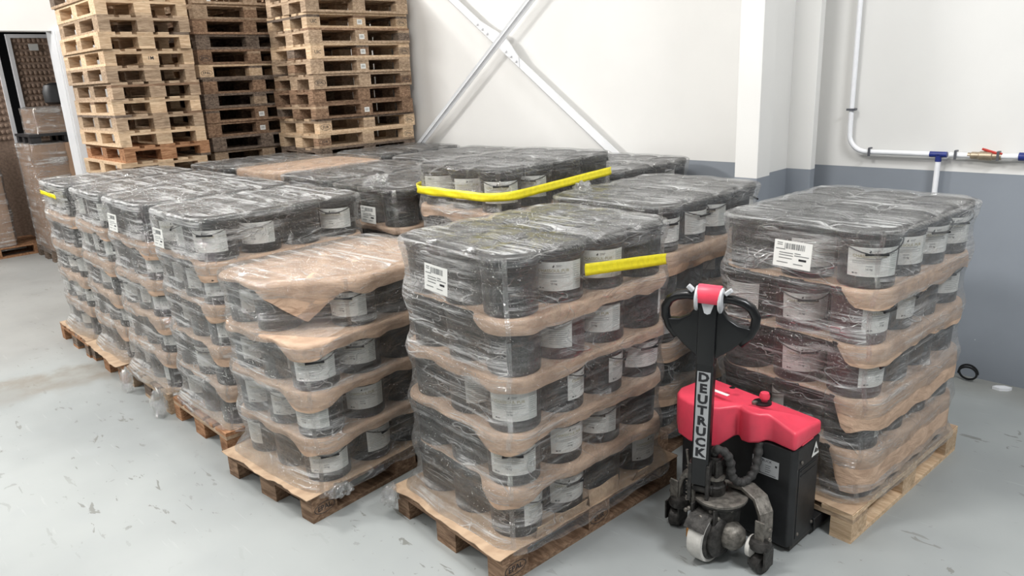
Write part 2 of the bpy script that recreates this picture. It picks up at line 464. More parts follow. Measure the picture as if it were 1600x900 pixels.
# three tall stacks of empty pallets
def tall_stack(nm, near, n, first, woods, group, turn=False, jit=.02, stamps=None):
    for k in range(n):
        jx, jy, jr = random.uniform(-jit, jit), random.uniform(-jit, jit), R(random.uniform(-.7, .7))
        if turn:   # long side runs along world -x: rotate +90 deg about z
            loc = (near[0]+jx, near[1]+jy, k*.1443); rz = R(90)+jr
            # local x in [-.8,0] -> world y in [-.8,0] ; local y in [0,1.2] -> world x in [-1.2,0]
            loc = (loc[0], loc[1]+.8, loc[2])
        else:
            loc = (near[0]+jx, near[1]+jy, k*.1443); rz = jr
        if k < first:
            solid_pallet(loc, rz, random.choice(['mid', 'brown', 'grey']), 'weathered empty pallet low in %s, hidden by wrapped loads' % nm, 'hidden pallets low in ' + nm)
            continue
        wd = woods[(k-first) % len(woods)]
        desc = {'pale': 'pale clean', 'mid': 'used tan', 'brown': 'brown worn', 'grey': 'dark weathered', 'red': 'reddish brown'}[wd]
        t, parts = build_pallet(loc, rz, wd, '%s pallet, %s above the wrapped loads in %s' % (desc, ORD[k-first+1], nm), group)
        if stamps: stamps(k-first, parts, turn)
def st_right(k, parts, turn):
    if k in (1, 2, 5, 7, 9):
        stamp(block_of(parts, -.05, .0725), 'EUR' if k in (1, 2) else ('UIC' if k in (7, 9) else 'EPAL'), '+x')
        stamp(block_of(parts, -.05, 1.1275), 'EPAL', '+x')
    if k in (3, 6, 7, 8, 9): stamp(block_of(parts, -.05, .6), 'sticker', '+x')
def st_mid(k, parts, turn):
    if k in (2, 3): stamp(block_of(parts, -.05, .6), 'sticker', '+x')
    if k in (6, 7): stamp(block_of(parts, -.05, .0725), 'EPAL', '+x')
def st_left(k, parts, turn):
    if k == 7: stamp(block_of(parts, -.4, .0725), '1M', '-y')
tall_stack('the leftmost tall stack', (-7.40, 2.24), 21, 9, ['pale', 'red', 'pale', 'mid', 'pale', 'mid', 'mid', 'pale', 'pale', 'mid', 'pale', 'mid'], 'pallets of the leftmost tall stack', True, .025, st_left)
tall_stack('the middle tall stack', (-7.64, 3.19), 21, 9, ['mid', 'grey', 'brown', 'brown', 'grey', 'brown', 'pale', 'brown', 'grey', 'brown', 'mid', 'mid'], 'pallets of the middle tall stack', False, .02, st_mid)
tall_stack('the tall stack beside the wall', (-6.694, 3.885), 21, 9, ['grey', 'pale', 'pale', 'brown', 'brown', 'mid', 'mid', 'pale', 'mid', 'pale', 'mid', 'mid'], 'pallets of the tall stack beside the wall', False, .02, st_right)

for k in range(20):  # added stack, unseen, keeps the gaps of the middle stack dark
    solid_pallet((-8.50+.02*((k*7) % 3-1), 3.20+.02*((k*5) % 3-1), k*.1443), 0, random.choice(['brown', 'grey', 'mid']), 'weathered pallet in the added unseen stack behind the middle tall stack', 'pallets of the added rear stack')
# ------------------------------------------------------------------ bucket prototypes
BR, BH = .130, .2445
def bucket_meshes():
    body = [(.110, 0), (.1125, .003), (.1185, .186), (.1185, .188), (.1235, .190), (.1235, .197), (.1195, .199), (.1195, .206), (.1245, .208), (.1245, .220), (.12, .222)]
    b = MB().lathe(body, 28)
    for s in (-1, 1): b.lathe([(.011, .117), (.011, .131)], 10, 0, RY(R(90*s)) @ TR(0, 0, 0) if False else TR(0, 0, .203) @ RY(R(90*s)))
    lid = [(.1255, .214), (.129, .2145), (.130, .218), (.130, .240), (.128, BH), (.119, BH), (.117, .238), (.060, .2375), (.058, .2395), (.02, .2395)]
    l = MB().lathe(lid, 28)
    # bail, hanging over the front
    pts = []
    for i in range(15):
        a = math.pi*i/14
        x = .1285*math.cos(a); d = math.sin(a)
        pts.append((x*1.0, -d*.134, .203-.052*d**1.5))
    h = MB().tube(pts, .0032, 5)
    h.lathe([(.0055, -.045), (.0055, .045)], 8, 0, TR(0, -.1345, .151) @ RY(R(90)))
    return b.mesh('bucket_body', M['bucket'], True), b.mesh('bucket_body', M['maroon'], True), l.mesh('lid', M['lid'], True), h.mesh('bail_handle', M['wire'], True)
BODY, BODYR, LID, BAIL = bucket_meshes()

def label_mesh(front=True):
    mb = MB(); z0, z1 = .052, .176
    def rr(z): return .1125+(.1185-.1125)*(z-.003)/.183
    def bend(x, z, off): # x = arc length, 0 = centre
        r = rr(z)+off; a = x/.1155
        return Vector((r*math.sin(a), -r*math.cos(a), z))
    hw = .108
    N = 20
    for part, xa, xb, mi in ((0, -hw, .062 if front else -.002, 0), (1, .062 if front else -.002, hw, 1 if front else 0)):
        vs = []; fs = []
        for i in range(N+1):
            x = xa+(xb-xa)*i/N
            vs += [bend(x, z0, .0009), bend(x, z1, .0009)]
        for i in range(N): fs.append((2*i, 2*i+2, 2*i+3, 2*i+1))
        mb.add(vs, fs, mi)
    def bar(xa, xb, z, h, mi):
        n = max(1, int((xb-xa)/.012)); vs = []; fs = []
        for i in range(n+1):
            x = xa+(xb-xa)*i/n
            vs += [bend(x, z-h/2, .0014), bend(x, z+h/2, .0014)]
        for i in range(n): fs.append((2*i, 2*i+2, 2*i+3, 2*i+1))
        mb.add(vs, fs, mi)
    def txt(s, size, cx, cz, mi):
        vs, fs = text_geo(s, size)
        mb.add([bend(cx+v.x, cz+v.y, .0014) for v in vs], fs, mi)
    if front:
        mb.add([bend(x, z, .0014) for x, z in ((-.026, .156), (-.018, .166), (-.016, .157), (-.021, .153))], [(0, 3, 2, 1)], 3)
        bar(-.010, .014, .162, .0022, 2); bar(-.010, .010, .157, .0022, 2)
        txt('CHASSOUL PUR', .0185, -.021, .139, 4)
        bar(-.072, .030, .1285, .0022, 2)
        for z in (.119, .109): bar(-.088, .046, z, .0016, 2)
        bar(-.088, .02, .1145, .0014, 2)
        bar(-.034, -.008, .096, .003, 2); txt('15 kg', .0125, -.021, .084, 3)
        bar(-.086, -.078, .065, .006, 3); bar(-.074, -.064, .065, .005, 2)
        for i in range(9): bar(.068, .096+.006*((i*7) % 3)/3, .158-i*.0095, .0015, 2)
    else:
        for i in range(11):
            bar(-.096, -.02-.012*((i*5) % 4)/4, .165-i*.0095, .0016, 2)
            bar(.008, .09-.014*((i*3) % 5)/5, .165-i*.0095, .0016, 2)
        txt('PUR', .013, -.055, .158, 3)
    return mb.mesh('label', [M['paper'], M['paper2'], M['ink'], M['inkd'], M['inkg']])
LAB_F, LAB_B = label_mesh(True), label_mesh(False)

# ------------------------------------------------------------------ a wrapped pallet load
def hull_ring(cs, rad, n, start=R(-45)):
    """outline around discs of radius rad at centres cs, n points evenly spaced"""
    pts = []
    K = 240
    for k in range(K):
        a = start+2*math.pi*k/K
        nx, ny = math.cos(a), math.sin(a)
        c = max(cs, key=lambda p: p[0]*nx+p[1]*ny)
        pts.append((c[0]+rad*nx, c[1]+rad*ny))
    L = [0]
    for i in range(K):
        a, b = pts[i], pts[(i+1) % K]; L.append(L[-1]+math.hypot(b[0]-a[0], b[1]-a[1]))
    out = []; j = 0
    for i in range(n):
        s = L[-1]*i/n
        while L[j+1] < s: j += 1
        f = (s-L[j])/max(1e-9, L[j+1]-L[j]); a, b = pts[j], pts[(j+1) % K]
        out.append((a[0]+(b[0]-a[0])*f, a[1]+(b[1]-a[1])*f))
    return out, L[-1]
def ssm(a, b, x):
    t = min(1, max(0, (x-a)/(b-a))); return t*t*(3-2*t)
PITCH_L = .25
Z0 = .149
ax_ = [-.138, -.400, -.662]
by_ = [.207, .469, .731, .993]
POSN = {(0, 0): 'front right corner', (1, 0): 'front middle', (2, 0): 'front left corner', (0, 1): 'right side second', (0, 2): 'right side third', (0, 3): 'rear right corner',
        (1, 1): 'second row middle', (1, 2): 'third row middle', (1, 3): 'rear middle', (2, 1): 'left side second', (2, 2): 'left side third', (2, 3): 'rear left corner'}
LAYN = ['bottom layer', 'second layer', 'third layer', 'fourth layer', 'top layer']
rest = MB()      # buckets nobody can see inside and behind the loads
REST_PROF = [(.110, 0), (.1185, .19), (.1245, .21), (.130, .218), (.130, BH-.001)]
NB = [0]
def add_bucket(world, rz, label, group, maroon, front, bail, lab=True):
    t = thing('paint_bucket', label, 'bucket', world, rz, group)
    link('bucket_body', BODYR if maroon else BODY, t); link('lid', LID, t)
    if lab: link('label', LAB_F if front else LAB_B, t)
    if bail: link('bail_handle', BAIL, t)
    NB[0] += 1
    return t

def sheet(desc_label, near, rot, cs, z, flap, seed, mat, hang=1, n=150, rad=BR+.006, dome=0., group=None, extra=0., hug=1.):
    """paper sheet lying at height z with its rim folded down (flap(x,y,s)->length)"""
    mb = MB(); ring, L = hull_ring(cs, rad, n)
    cx = sum(c[0] for c in cs)/len(cs); cy = sum(c[1] for c in cs)/len(cs)
    rr_ = []
    for x, y in ring:      # where nothing hangs over, the paper stops short of the rim
        p = .034*(1-ssm(.006, .022, flap(x, y))); nx, ny = x-cx, y-cy; q = math.hypot(nx, ny)
        rr_.append((x-nx/q*p, y-ny/q*p))
    ring = rr_
    rows = []
    for f in (0.35, .7, .94):
        rows.append([(cx+(x-cx)*f, cy+(y-cy)*f, z+dome*(1-f*f)+(noise.noise(Vector((x*4*f, y*4*f, seed)))*.02*min(1, dome*30)), 0) for x, y in ring])
    rows.append([(x, y, z+dome*.04, 0) for x, y in ring])
    K = 6
    fl = []
    for i, (x, y) in enumerate(ring):
        s = L*i/n
        base = flap(x, y)
        w = noise.noise(Vector((x*5, y*5, seed*3.3)))*.028+noise.noise(Vector((x*14, y*14, seed*1.3)))*.012
        fl.append(max(.004, base+w*min(1, base/.05)))
    for k in range(1, K+1):
        row = []
        for i, (x, y) in enumerate(ring):
            d = fl[i]*k/K
            o = .004+.005*math.sin(k/K*2.2)+noise.noise(Vector((x*9, y*9, seed+k*.35)))*.006*k/K
            nx, ny = x-cx, y-cy; q = math.hypot(nx, ny); nx /= q; ny /= q
            gp_ = max(0, min(math.hypot(x-a_, y-b_) for a_, b_ in cs)-BR-.006)
            o += extra*k/K-gp_*.32*(k/K)*hug
            row.append((x+nx*o, y+ny*o, z-d, 0))
        rows.append(row)
    for r_ in rows: mb.v += [Vector(p[:3]) for p in r_]
    c0 = len(mb.v); mb.v.append(Vector((cx, cy, z+dome)))
    for i in range(n):
        j = (i+1) % n
        mb.f.append((c0, i, j)); mb.mi.append(0)
        for k in range(len(rows)-1):
            mb.f.append((k*n+i, (k+1)*n+i, (k+1)*n+j, k*n+j)); mb.mi.append(0)
    o = link('paper_sheet', mb.mesh('paper_sheet', mat, 'all'), None, (near[0], near[1], 0), -rot)
    return tag(o, desc_label, 'paper sheet', group)

def film(desc, near, rot, layers, top_z, fmat, seed, n=170, flare=.05, low=.13, rough=1., painted_haze=(1., .35, .8), topcover=True):
    """layers: list of (zb, zt, centres). Stretch film skin hugging the outline of every layer"""
    mb = MB(); mb.uv = []; mb.ply = []
    turned = abs(math.degrees(rot)+90) < 5
    zs = []
    z = low
    while z < top_z-.012: zs.append(z); z += .0165
    zs += [top_z-.008, top_z-.001, top_z+.004]
    rings = [hull_ring(c, BR, n) for _, _, c in layers]
    def ringpt(i, z):
        # blend the outlines of neighbouring layers
        for q, (zb, zt, _) in enumerate(layers):
            if z <= zt or q == len(layers)-1: break
        a = rings[q][0][i]
        f = ssm(zt-.03, zt+.02, z) if q < len(layers)-1 else 0
        if f > 0:
            b = rings[q+1][0][i]; a = (a[0]*(1-f)+b[0]*f, a[1]*(1-f)+b[1]*f)
        if q > 0:
            zp = layers[q-1][1]; f = 1-ssm(zp-.03, zp+.02, z)
            if f > 0:
                b = rings[q-1][0][i]; a = (a[0]*(1-f)+b[0]*f, a[1]*(1-f)+b[1]*f)
        ph = (z-zb)/(zt-zb)
        o = .013+.013*math.cos(2*math.pi*(ph-.93))
        return a, o
    def lay_c(z):
        for q in layers:
            if z <= q[1]: return q[2]
        return layers[-1][2]
    C0 = layers[0][2]; cx = sum(c[0] for c in C0)/len(C0); cy = sum(c[1] for c in C0)/len(C0)
    Lp = rings[0][1]
    for z in zs:
        for i in range(n):
            (x, y), o = ringpt(i, z)
            nx, ny = x-cx, y-cy
            # direction close to the outline normal
            q = max(abs(nx)/.42, abs(ny)/.55); nx2, ny2 = nx/.42**2, ny/.55**2
            ql = math.hypot(nx2, ny2); nx2 /= ql; ny2 /= ql
            s = Lp*i/n
            w = noise.noise(Vector((x*7+z*5, y*7+z*5, z*22+seed)))*.005+noise.noise(Vector((x*19, y*19, z*45+seed*2)))*.0022+.006*(.5-abs(noise.noise(Vector((x*5+z*7, y*5-z*7, z*12+seed*3)))))
            fl = flare*(1-ssm(low, low+.13, z))*(1+.5*noise.noise(Vector((x*6, y*6, seed))))
            gap = max(0, min(math.hypot(x-a_, y-b_) for a_, b_ in lay_c(z))-BR)
            o = max(.006, o+w*rough)+fl-.08*gap*ssm(low+.1, low+.2, z)
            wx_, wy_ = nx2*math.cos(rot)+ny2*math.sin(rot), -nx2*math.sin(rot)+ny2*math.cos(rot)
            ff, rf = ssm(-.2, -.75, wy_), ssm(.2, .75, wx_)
            mb.ply.append((painted_haze[0]*ff+painted_haze[1]*rf+.6*max(0, 1-ff-rf))/max(1, ff+rf))  # light painted as haze: lit fronts milky, shaded right sides clearer
            zz = z
            if z == low: zz = z+noise.noise(Vector((x*9, y*9, seed*5)))*.02
            if z >= top_z-.002:
                o *= .35 if z > top_z else .8
            mb.v.append(Vector((x+nx2*o, y+ny2*o, zz))); mb.uv.append((s, zz))
    R_ = len(zs)
    # top skin sagging between the lids
    tops = layers[-1][2]
    def sag(x, y):
        d = min(math.hypot(x-a, y-b) for a, b in tops)
        g = ssm(BR-.002, BR+.05, d)
        return -.022*g+noise.noise(Vector((x*9, y*22, seed)))*.004+.005
    fr = [.97, .93, .87, .8, .72, .64, .56, .48, .4, .32, .24, .16, .08]
    if topcover:
        for f in fr:
            for i in range(n):
                (x, y), _ = ringpt(i, top_z)
                px, py = cx+(x-cx)*f, cy+(y-cy)*f
                mb.v.append(Vector((px, py, top_z+.006+sag(px, py)))); mb.uv.append((px*1.0+7, py*1.0+3)); mb.ply.append(painted_haze[2])  # top haze raised to paint lamp highlights as white streaks
        mb.v.append(Vector((cx, cy, top_z+.006+sag(cx, cy)))); mb.uv.append((cx+7, cy+3)); mb.ply.append(painted_haze[2])
    tot = R_+(len(fr) if topcover else 0)
    for k in range(tot-1):
        for i in range(n):
            j = (i+1) % n
            mb.f.append((k*n+i, k*n+j, (k+1)*n+j, (k+1)*n+i)); mb.mi.append(0)
    if topcover:
        c0 = len(mb.v)-1
        for i in range(n): mb.f.append(((tot-1)*n+i, (tot-1)*n+(i+1) % n, c0)); mb.mi.append(0)
    o = link('stretch_film', mb.mesh('stretch_film', fmat, 'all'), None, (near[0], near[1], 0), -rot)
    return tag(o, desc, 'stretch film')

def loc2w(near, rot, lx, ly):
    c, s = math.cos(rot), math.sin(rot)
    return near[0]+lx*c+ly*s, near[1]-lx*s+ly*c

def make_load(desc, near, deg, show, wd='brown', nlay=5, flaps=None, fmat=0, seed=1., lean=(0, 0), jit=.006, maroon=(), skip=(), facing=None, filmn=170,
              solid=True, sheet_layers=None, covered=False, flare=.05, low=.13, plabel=None, painted_haze=(1.25, .36, 1.35), zoff=0., posn=None, hug=1., shift=0.):
    """show: dict layer -> list of (i,j) built one by one; other positions go to the hidden rest"""
    rot = R(deg)
    rng = random.Random(int(seed*1000))
    if solid: solid_pallet((near[0], near[1], 0), -rot, wd, 'wooden pallet under the %s, hidden behind other loads' % desc, None).scale.z = 1+zoff/.144
    else:
        t, parts = build_pallet((near[0], near[1], 0), -rot, wd, plabel)
        parts_of[desc] = parts
    lay = []
    for k in range(nlay):
        f = k/max(1, nlay-1)
        ox = lean[0]*f+rng.uniform(-jit, jit); oy = lean[1]*f+rng.uniform(-jit, jit)+shift
        zb = Z0+zoff+k*PITCH_L
        cs = []
        for i in range(3):
            for j in range(4):
                if (k, i, j) in skip: continue
                lx, ly = ax_[i]+ox, by_[j]+oy
                cs.append((lx, ly))
                wx, wy = loc2w(near, rot, lx, ly)
                if (i, j) in show.get(k, ()):
                    # label direction
                    camdir = math.atan2(-wy, -wx)
                    want = camdir+R(90)
                    fc = (facing or {}).get((k, i, j))
                    if fc is None:
                        fc = rng.choice([rng.uniform(-60, 60), rng.uniform(70, 290), rng.uniform(70, 290)])
                    ln = LAYN[4] if k == nlay-1 else LAYN[k]
                    mr = (k, i, j) in maroon
                    lb = '%s bucket, %s, %s, %s' % ('dark red' if mr else 'black', (posn or POSN)[(i, j)], ln, desc)
                    outer = i == 0 or j == 0 or posn
                    add_bucket((wx, wy, zb), want+R(fc), lb, 'buckets on the '+desc, mr, rng.random() < .6 or (facing or {}).get((k, i, j)) is not None, outer and rng.random() < .75, outer)
                else:
                    rest.lathe(REST_PROF, 14, 0, TR(wx, wy, zb))
        lay.append((zb, zb+PITCH_L, cs))
    fl = flaps or (lambda k, x, y: .05)
    for k in (range(nlay-1) if sheet_layers is None else sheet_layers):
        nm = 'brown paper sheet over the %s, %s' % (LAYN[k] if k < nlay-1 else 'top layer', desc)
        sheet(nm, near, rot, lay[k][2], Z0+zoff+k*PITCH_L+BH+.0022, lambda x, y, k=k: fl(k, x, y), seed+k*1.7, M['brown'], group='paper sheets in the '+desc, hug=hug)
    film('clear stretch film wrapped around the '+desc, near, rot, lay, zoff+Z0+nlay*PITCH_L-PITCH_L+BH+(.02 if covered else .002), FILM[fmat], seed*2.3, filmn, flare, low, painted_haze=painted_haze)
    return lay, rot
parts_of = {}

ALL = [(i, j) for i in range(3) for j in range(4)]
FR = [(0, 0), (1, 0), (2, 0), (0, 1), (0, 2), (0, 3)]
FRONT = [(0, 0), (1, 0), (2, 0)]
RIGHT = [(0, 0), (0, 1), (0, 2), (0, 3)]
def fl_std(right, front, corner=None):
    def f(k, x, y):
        # right side (x near 0), front (y near .07)
        r_ = ssm(-.16, -.06, x); fr = 1-ssm(.12, .24, y)
        v = .03
        v = v*(1-fr)+front*fr
        v = v*(1-r_)+right*r_ if r_ > 0 else v
        return v
    return f

# D : on the truck
def flD(k, x, y):
    r_ = ssm(-.17, -.10, x); fr = 1-ssm(.12, .24, y)
    right = {3: .075, 2: .085, 1: .15, 0: .20}[k]
    v = .03*(1-fr)+.009*fr
    return v*(1-r_)+right*r_
make_load('pallet on the red truck', (-1.004, 2.983), 4.1, {4: ALL, 3: FR, 2: FR, 1: FR, 0: FR}, 'pale', flaps=flD, fmat=0, seed=1.3, hug=.15, painted_haze=(.85, .7, 1.35), lean=(.01, -.02), maroon={(3, 0, 0), (3, 1, 0), (2, 0, 0), (2, 1, 0), (4, 0, 0)} - {(4, 0, 0)},
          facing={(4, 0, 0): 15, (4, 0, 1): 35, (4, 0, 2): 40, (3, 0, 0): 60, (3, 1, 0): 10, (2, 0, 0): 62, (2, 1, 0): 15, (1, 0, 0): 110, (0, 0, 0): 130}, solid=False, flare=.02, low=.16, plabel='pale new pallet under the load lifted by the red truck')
# C : nearest
def flC(k, x, y):
    r_ = ssm(-.24, -.10, x); fr = 1-ssm(.10, .26, y)
    right = {3: .06, 2: .045, 1: .05, 0: .05}[k]
    fr_l = {3: .004, 2: .045, 1: .02, 0: .004}[k]
    v = .03*(1-fr)+fr_l*fr
    v = v*(1-r_)+right*r_
    co = r_*fr
    return v*(1-co)+(.085 if k in (1, 0) else .06)*co
make_load('nearest pallet at centre', (-1.946, 1.748), 3.2, {4: ALL, 3: FR, 2: FR, 1: FR, 0: FR}, 'brown', flaps=flC, fmat=0, seed=2.2, lean=(.018, .02), maroon={(3, 0, 1)},
          facing={(2, 0, 0): 0, (1, 0, 0): -2, (0, 0, 0): 70, (4, 0, 1): 5, (4, 0, 2): 10, (3, 0, 2): 0, (1, 0, 2): 0, (1, 0, 1): 40, (2, 0, 1): 75, (2, 0, 2): 80, (4, 0, 0): 170, (3, 0, 0): 160, (3, 1, 0): 150, (4, 1, 0): 140}, solid=False, flare=.045, plabel='worn brown pallet under the nearest wrapped load')
# B : low, paper on top, its front right corner bucket missing from the top layer
def flB(k, x, y):
    r_ = ssm(-.22, -.10, x); fr = 1-ssm(.10, .26, y)
    v = .03*(1-fr)+.04*fr
    v = v*(1-r_)+.055*r_
    return v+.03*r_*fr
layB, rotB = make_load('low paper-topped pallet', (-2.972, 1.448), -4.5, {3: ALL, 2: FR, 1: FR, 0: FR}, 'brown', nlay=4, flaps=flB, fmat=2, seed=3.1, skip={(3, 0, 0)},
          facing={(3, 0, 1): -20, (3, 1, 0): 200, (3, 2, 0): 25, (2, 0, 0): 0, (2, 0, 1): -5, (1, 0, 0): -35, (1, 0, 1): 10, (0, 0, 0): 5, (2, 2, 0): 10, (1, 1, 0): 0, (1, 2, 0): 5}, solid=False, covered=True, plabel='worn brown pallet under the low paper-topped load')
# A row on the left
def flA(front, right):
    return fl_std(right, front)
AD = ['left-row pallet nearest the camera', 'left-row pallet second from the camera', 'left-row pallet third from the camera', 'left-row pallet farthest from the camera']
make_load(AD[0], (-3.97, 1.47), 0, {4: ALL, 3: FR, 2: FR, 1: FR, 0: FR}, 'red', flaps=flA(.016, .10), fmat=1, seed=4.4, lean=(.02, 0), shift=-.03, painted_haze=(1.6, .35, 1.7),
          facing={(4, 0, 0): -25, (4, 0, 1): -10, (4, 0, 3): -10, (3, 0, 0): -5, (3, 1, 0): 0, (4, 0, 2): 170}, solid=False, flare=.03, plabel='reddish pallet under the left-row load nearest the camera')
make_load(AD[1], (-4.83, 1.46), 0, {4: ALL, 3: FRONT, 2: FRONT, 1: FRONT, 0: FRONT}, 'mid', flaps=flA(.045, .10), fmat=1, seed=5.1, shift=-.03, solid=False, painted_haze=(1.6, .6, 1.7), filmn=130, facing={(4, 0, 0): 35, (3, 0, 0): -20, (2, 0, 0): -10, (1, 0, 0): 0, (2, 1, 0): 0}, plabel='tan pallet under the second left-row load')
make_load(AD[2], (-5.66, 1.43), 1, {4: ALL, 3: FRONT, 2: FRONT, 1: FRONT, 0: FRONT}, 'red', flaps=flA(.06, .10), fmat=1, seed=6.7, solid=False, painted_haze=(1.6, .6, 1.7), filmn=130, facing={(4, 0, 0): -50, (1, 0, 0): 0, (0, 0, 0): 5}, plabel='reddish pallet under the third left-row load')
make_load(AD[3], (-6.48, 1.43), 0, {4: ALL, 3: FRONT, 2: FRONT, 1: FRONT, 0: FRONT}, 'red', flaps=flA(.06, .08), fmat=1, seed=7.9, solid=False, painted_haze=(1.6, .6, 1.7), filmn=130, plabel='reddish pallet under the farthest left-row load')
# rows behind
make_load('pallet behind the centre one', (-2.06, 2.99), 0, {4: ALL, 3: RIGHT, 2: RIGHT}, 'brown', flaps=fl_std(.11, .05), fmat=0, seed=8.2, filmn=140, facing={(4, 0, 0): 30, (4, 0, 2): -5, (2, 0, 0): 0})
make_load('back pallet with yellow strap', (-2.93, 2.70), 0, {4: ALL, 3: FRONT}, 'brown', flaps=fl_std(.05, .06), fmat=0, seed=9.6, filmn=140, zoff=.172, painted_haze=(.9, .15, .9), facing={(4, 0, 0): 0, (4, 0, 1): -10, (4, 1, 0): 0, (4, 0, 2): 170, (4, 0, 3): 170})
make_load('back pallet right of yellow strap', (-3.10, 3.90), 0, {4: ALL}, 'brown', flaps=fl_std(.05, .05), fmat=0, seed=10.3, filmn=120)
make_load('middle pallet left of yellow strap', (-3.83, 2.64), 0, {4: ALL, 3: [(0, 0), (0, 1)]}, 'brown', flaps=fl_std(.04, .025), fmat=0, seed=11.7, filmn=120, painted_haze=(.4, .2, .8), facing={(4, 0, 0): 180, (4, 1, 0): 150, (4, 0, 1): 100, (4, 0, 2): 120})
make_load('middle pallet behind left row', (-4.70, 2.70), 0, {4: FR}, 'brown', flaps=fl_std(.05, .05), fmat=0, seed=12.4, filmn=110)
make_load('back pallet under brown paper', (-5.52, 2.70), 0, {}, 'brown', flaps=lambda k, x, y: .07, fmat=0, seed=13.5, filmn=110, sheet_layers=[3, 4], covered=True, painted_haze=(.5, .3, .3))
make_load('back pallet nearest pallet stacks', (-6.36, 2.66), 0, {4: FRONT}, 'brown', flaps=fl_std(.05, .05), fmat=0, seed=14.5, filmn=100)
make_load('back pallet beside pallet stacks', (-5.86, 3.93), 0, {4: RIGHT}, 'brown', flaps=fl_std(.05, .05), fmat=0, seed=15.5, filmn=100)
make_load('back pallet behind the middle row', (-4.90, 3.92), 0, {4: FR}, 'brown', flaps=fl_std(.05, .05), fmat=0, seed=16.5, filmn=110)
make_load('back pallet hidden behind yellow strap', (-4.0, 3.91), 0, {4: FR}, 'brown', flaps=fl_std(.05, .05), fmat=0, seed=17.5, filmn=110)
ro = link('hidden_buckets', rest.mesh('hidden_buckets', M['bucket'], True))
tag(ro, 'black buckets packed inside and behind the wrapped loads', 'buckets', None, 'stuff')
print('individual buckets', NB[0])

stamp(block_of(parts_of['nearest pallet at centre'], -.05, .0725), 'EPAL', '+x')
stamp(block_of(parts_of['nearest pallet at centre'], -.05, .6), 'EUR', '+x')
stamp(block_of(parts_of['low paper-topped pallet'], -.05, .0725), 'EPAL', '+x')

# ------------------------------------------------------------------ paper on top of the low load, with a folded corner
def flTop(x, y):
    # diagonal where the corner bucket is missing: from (-.31,.12) to (-.05,.38)
    t = ((x+.31)*.26+(y-.12)*.26)/(.26*.26*2)
    d = abs((x+.31)*.707-(y-.12)*.707)
    tri = max(0, 1-abs(t-.42)/.62)*(1-ssm(.03, .09, d))
    r_ = ssm(-.10, -.03, x)*ssm(.3, .45, y)
    return .022+.185*tri+.055*r_
sheet('brown paper sheet covering the top of the low pallet, corner folded down', (-2.972, 1.448), rotB, layB[3][2], Z0+3*PITCH_L+BH+.004, flTop, 5.5, M['brown'], n=220, dome=.012)

# ------------------------------------------------------------------ cardboard under the loads
def base_board(desc, near, deg, seed, over=(.0, .012), upflaps=()):
    mb = MB(); pts = []
    n = 44
    x0, x1, y0, y1 = -.80-over[0], over[0], -over[1], 1.19
    def edge(ax, ay, bx, by, nx, ny, amp):
        for i in range(n):
            f = i/n; x, y = ax+(bx-ax)*f, ay+(by-ay)*f
            w = noise.noise(Vector((x*6, y*6, seed)))*amp+noise.noise(Vector((x*23, y*23, seed)))*amp*.4
            pts.append((x+nx*w, y+ny*w))
    edge(x0, y0, x1, y0, 0, -1, .018); edge(x1, y0, x1, y1, 1, 0, .01); edge(x1, y1, x0, y1, 0, 1, .005); edge(x0, y1, x0, y0, -1, 0, .008)
    mb.prism(pts, .1447, .1480)
    o = tag(link('cardboard_sheet', mb.mesh('cardboard_sheet', M['board']), None, (near[0], near[1], 0), -R(deg)), 'torn cardboard sheet lying on the pallet of the '+desc, 'cardboard')
    for ya, yb, h, tilt in upflaps:
        f = MB(); N = 8; vs = []; fs = []
        for i in range(N+1):
            y = ya+(yb-ya)*i/N
            hh = h*(1+.25*noise.noise(Vector((y*9, seed, 0)))); w = .012*noise.noise(Vector((y*5, seed, 3)))
            for th in (0, .003):
                vs += [(over[0]-.012+w+th, y, .147), (over[0]-.012+w+th+tilt*hh*.5, y, .147+hh*.55), (over[0]-.012+w+th+tilt*hh, y, .147+hh)]
        for i in range(N):
            a = i*6; b = a+6
            for k in (0, 1):
                fs.append((a+k, a+k+1, b+k+1, b+k)); fs.append((a+3+k, b+3+k, b+4+k, a+4+k))
            fs.append((a+2, a+5, b+5, b+2))
        f.add(vs, fs)
        link('cardboard_flap', f.mesh('cardboard_flap', M['board']), o)
    return o
base_board('nearest load', (-1.946, 1.748), 3.2, 2.1, (.012, .02), ((.19, .50, .055, .25), (.53, .74, .075, -.1), (.84, .93, .06, .5)))
base_board('low paper-topped load', (-2.972, 1.448), -4.5, 4.7, (.01, .03))
base_board('load on the red truck', (-1.004, 2.983), 4.1, 6.9, (-.005, .0))
base_board('left-row load nearest the camera', (-3.97, 1.47), 0, 8.3, (-.02, -.035))
base_board('third left-row load', (-5.66, 1.43), 1, 9.3, (.01, .035))
base_board('farthest left-row load', (-6.48, 1.43), 0, 11.3, (.0, .005))
base_board('second left-row load', (-4.83, 1.46), 0, 12.3, (-.02, -.04))

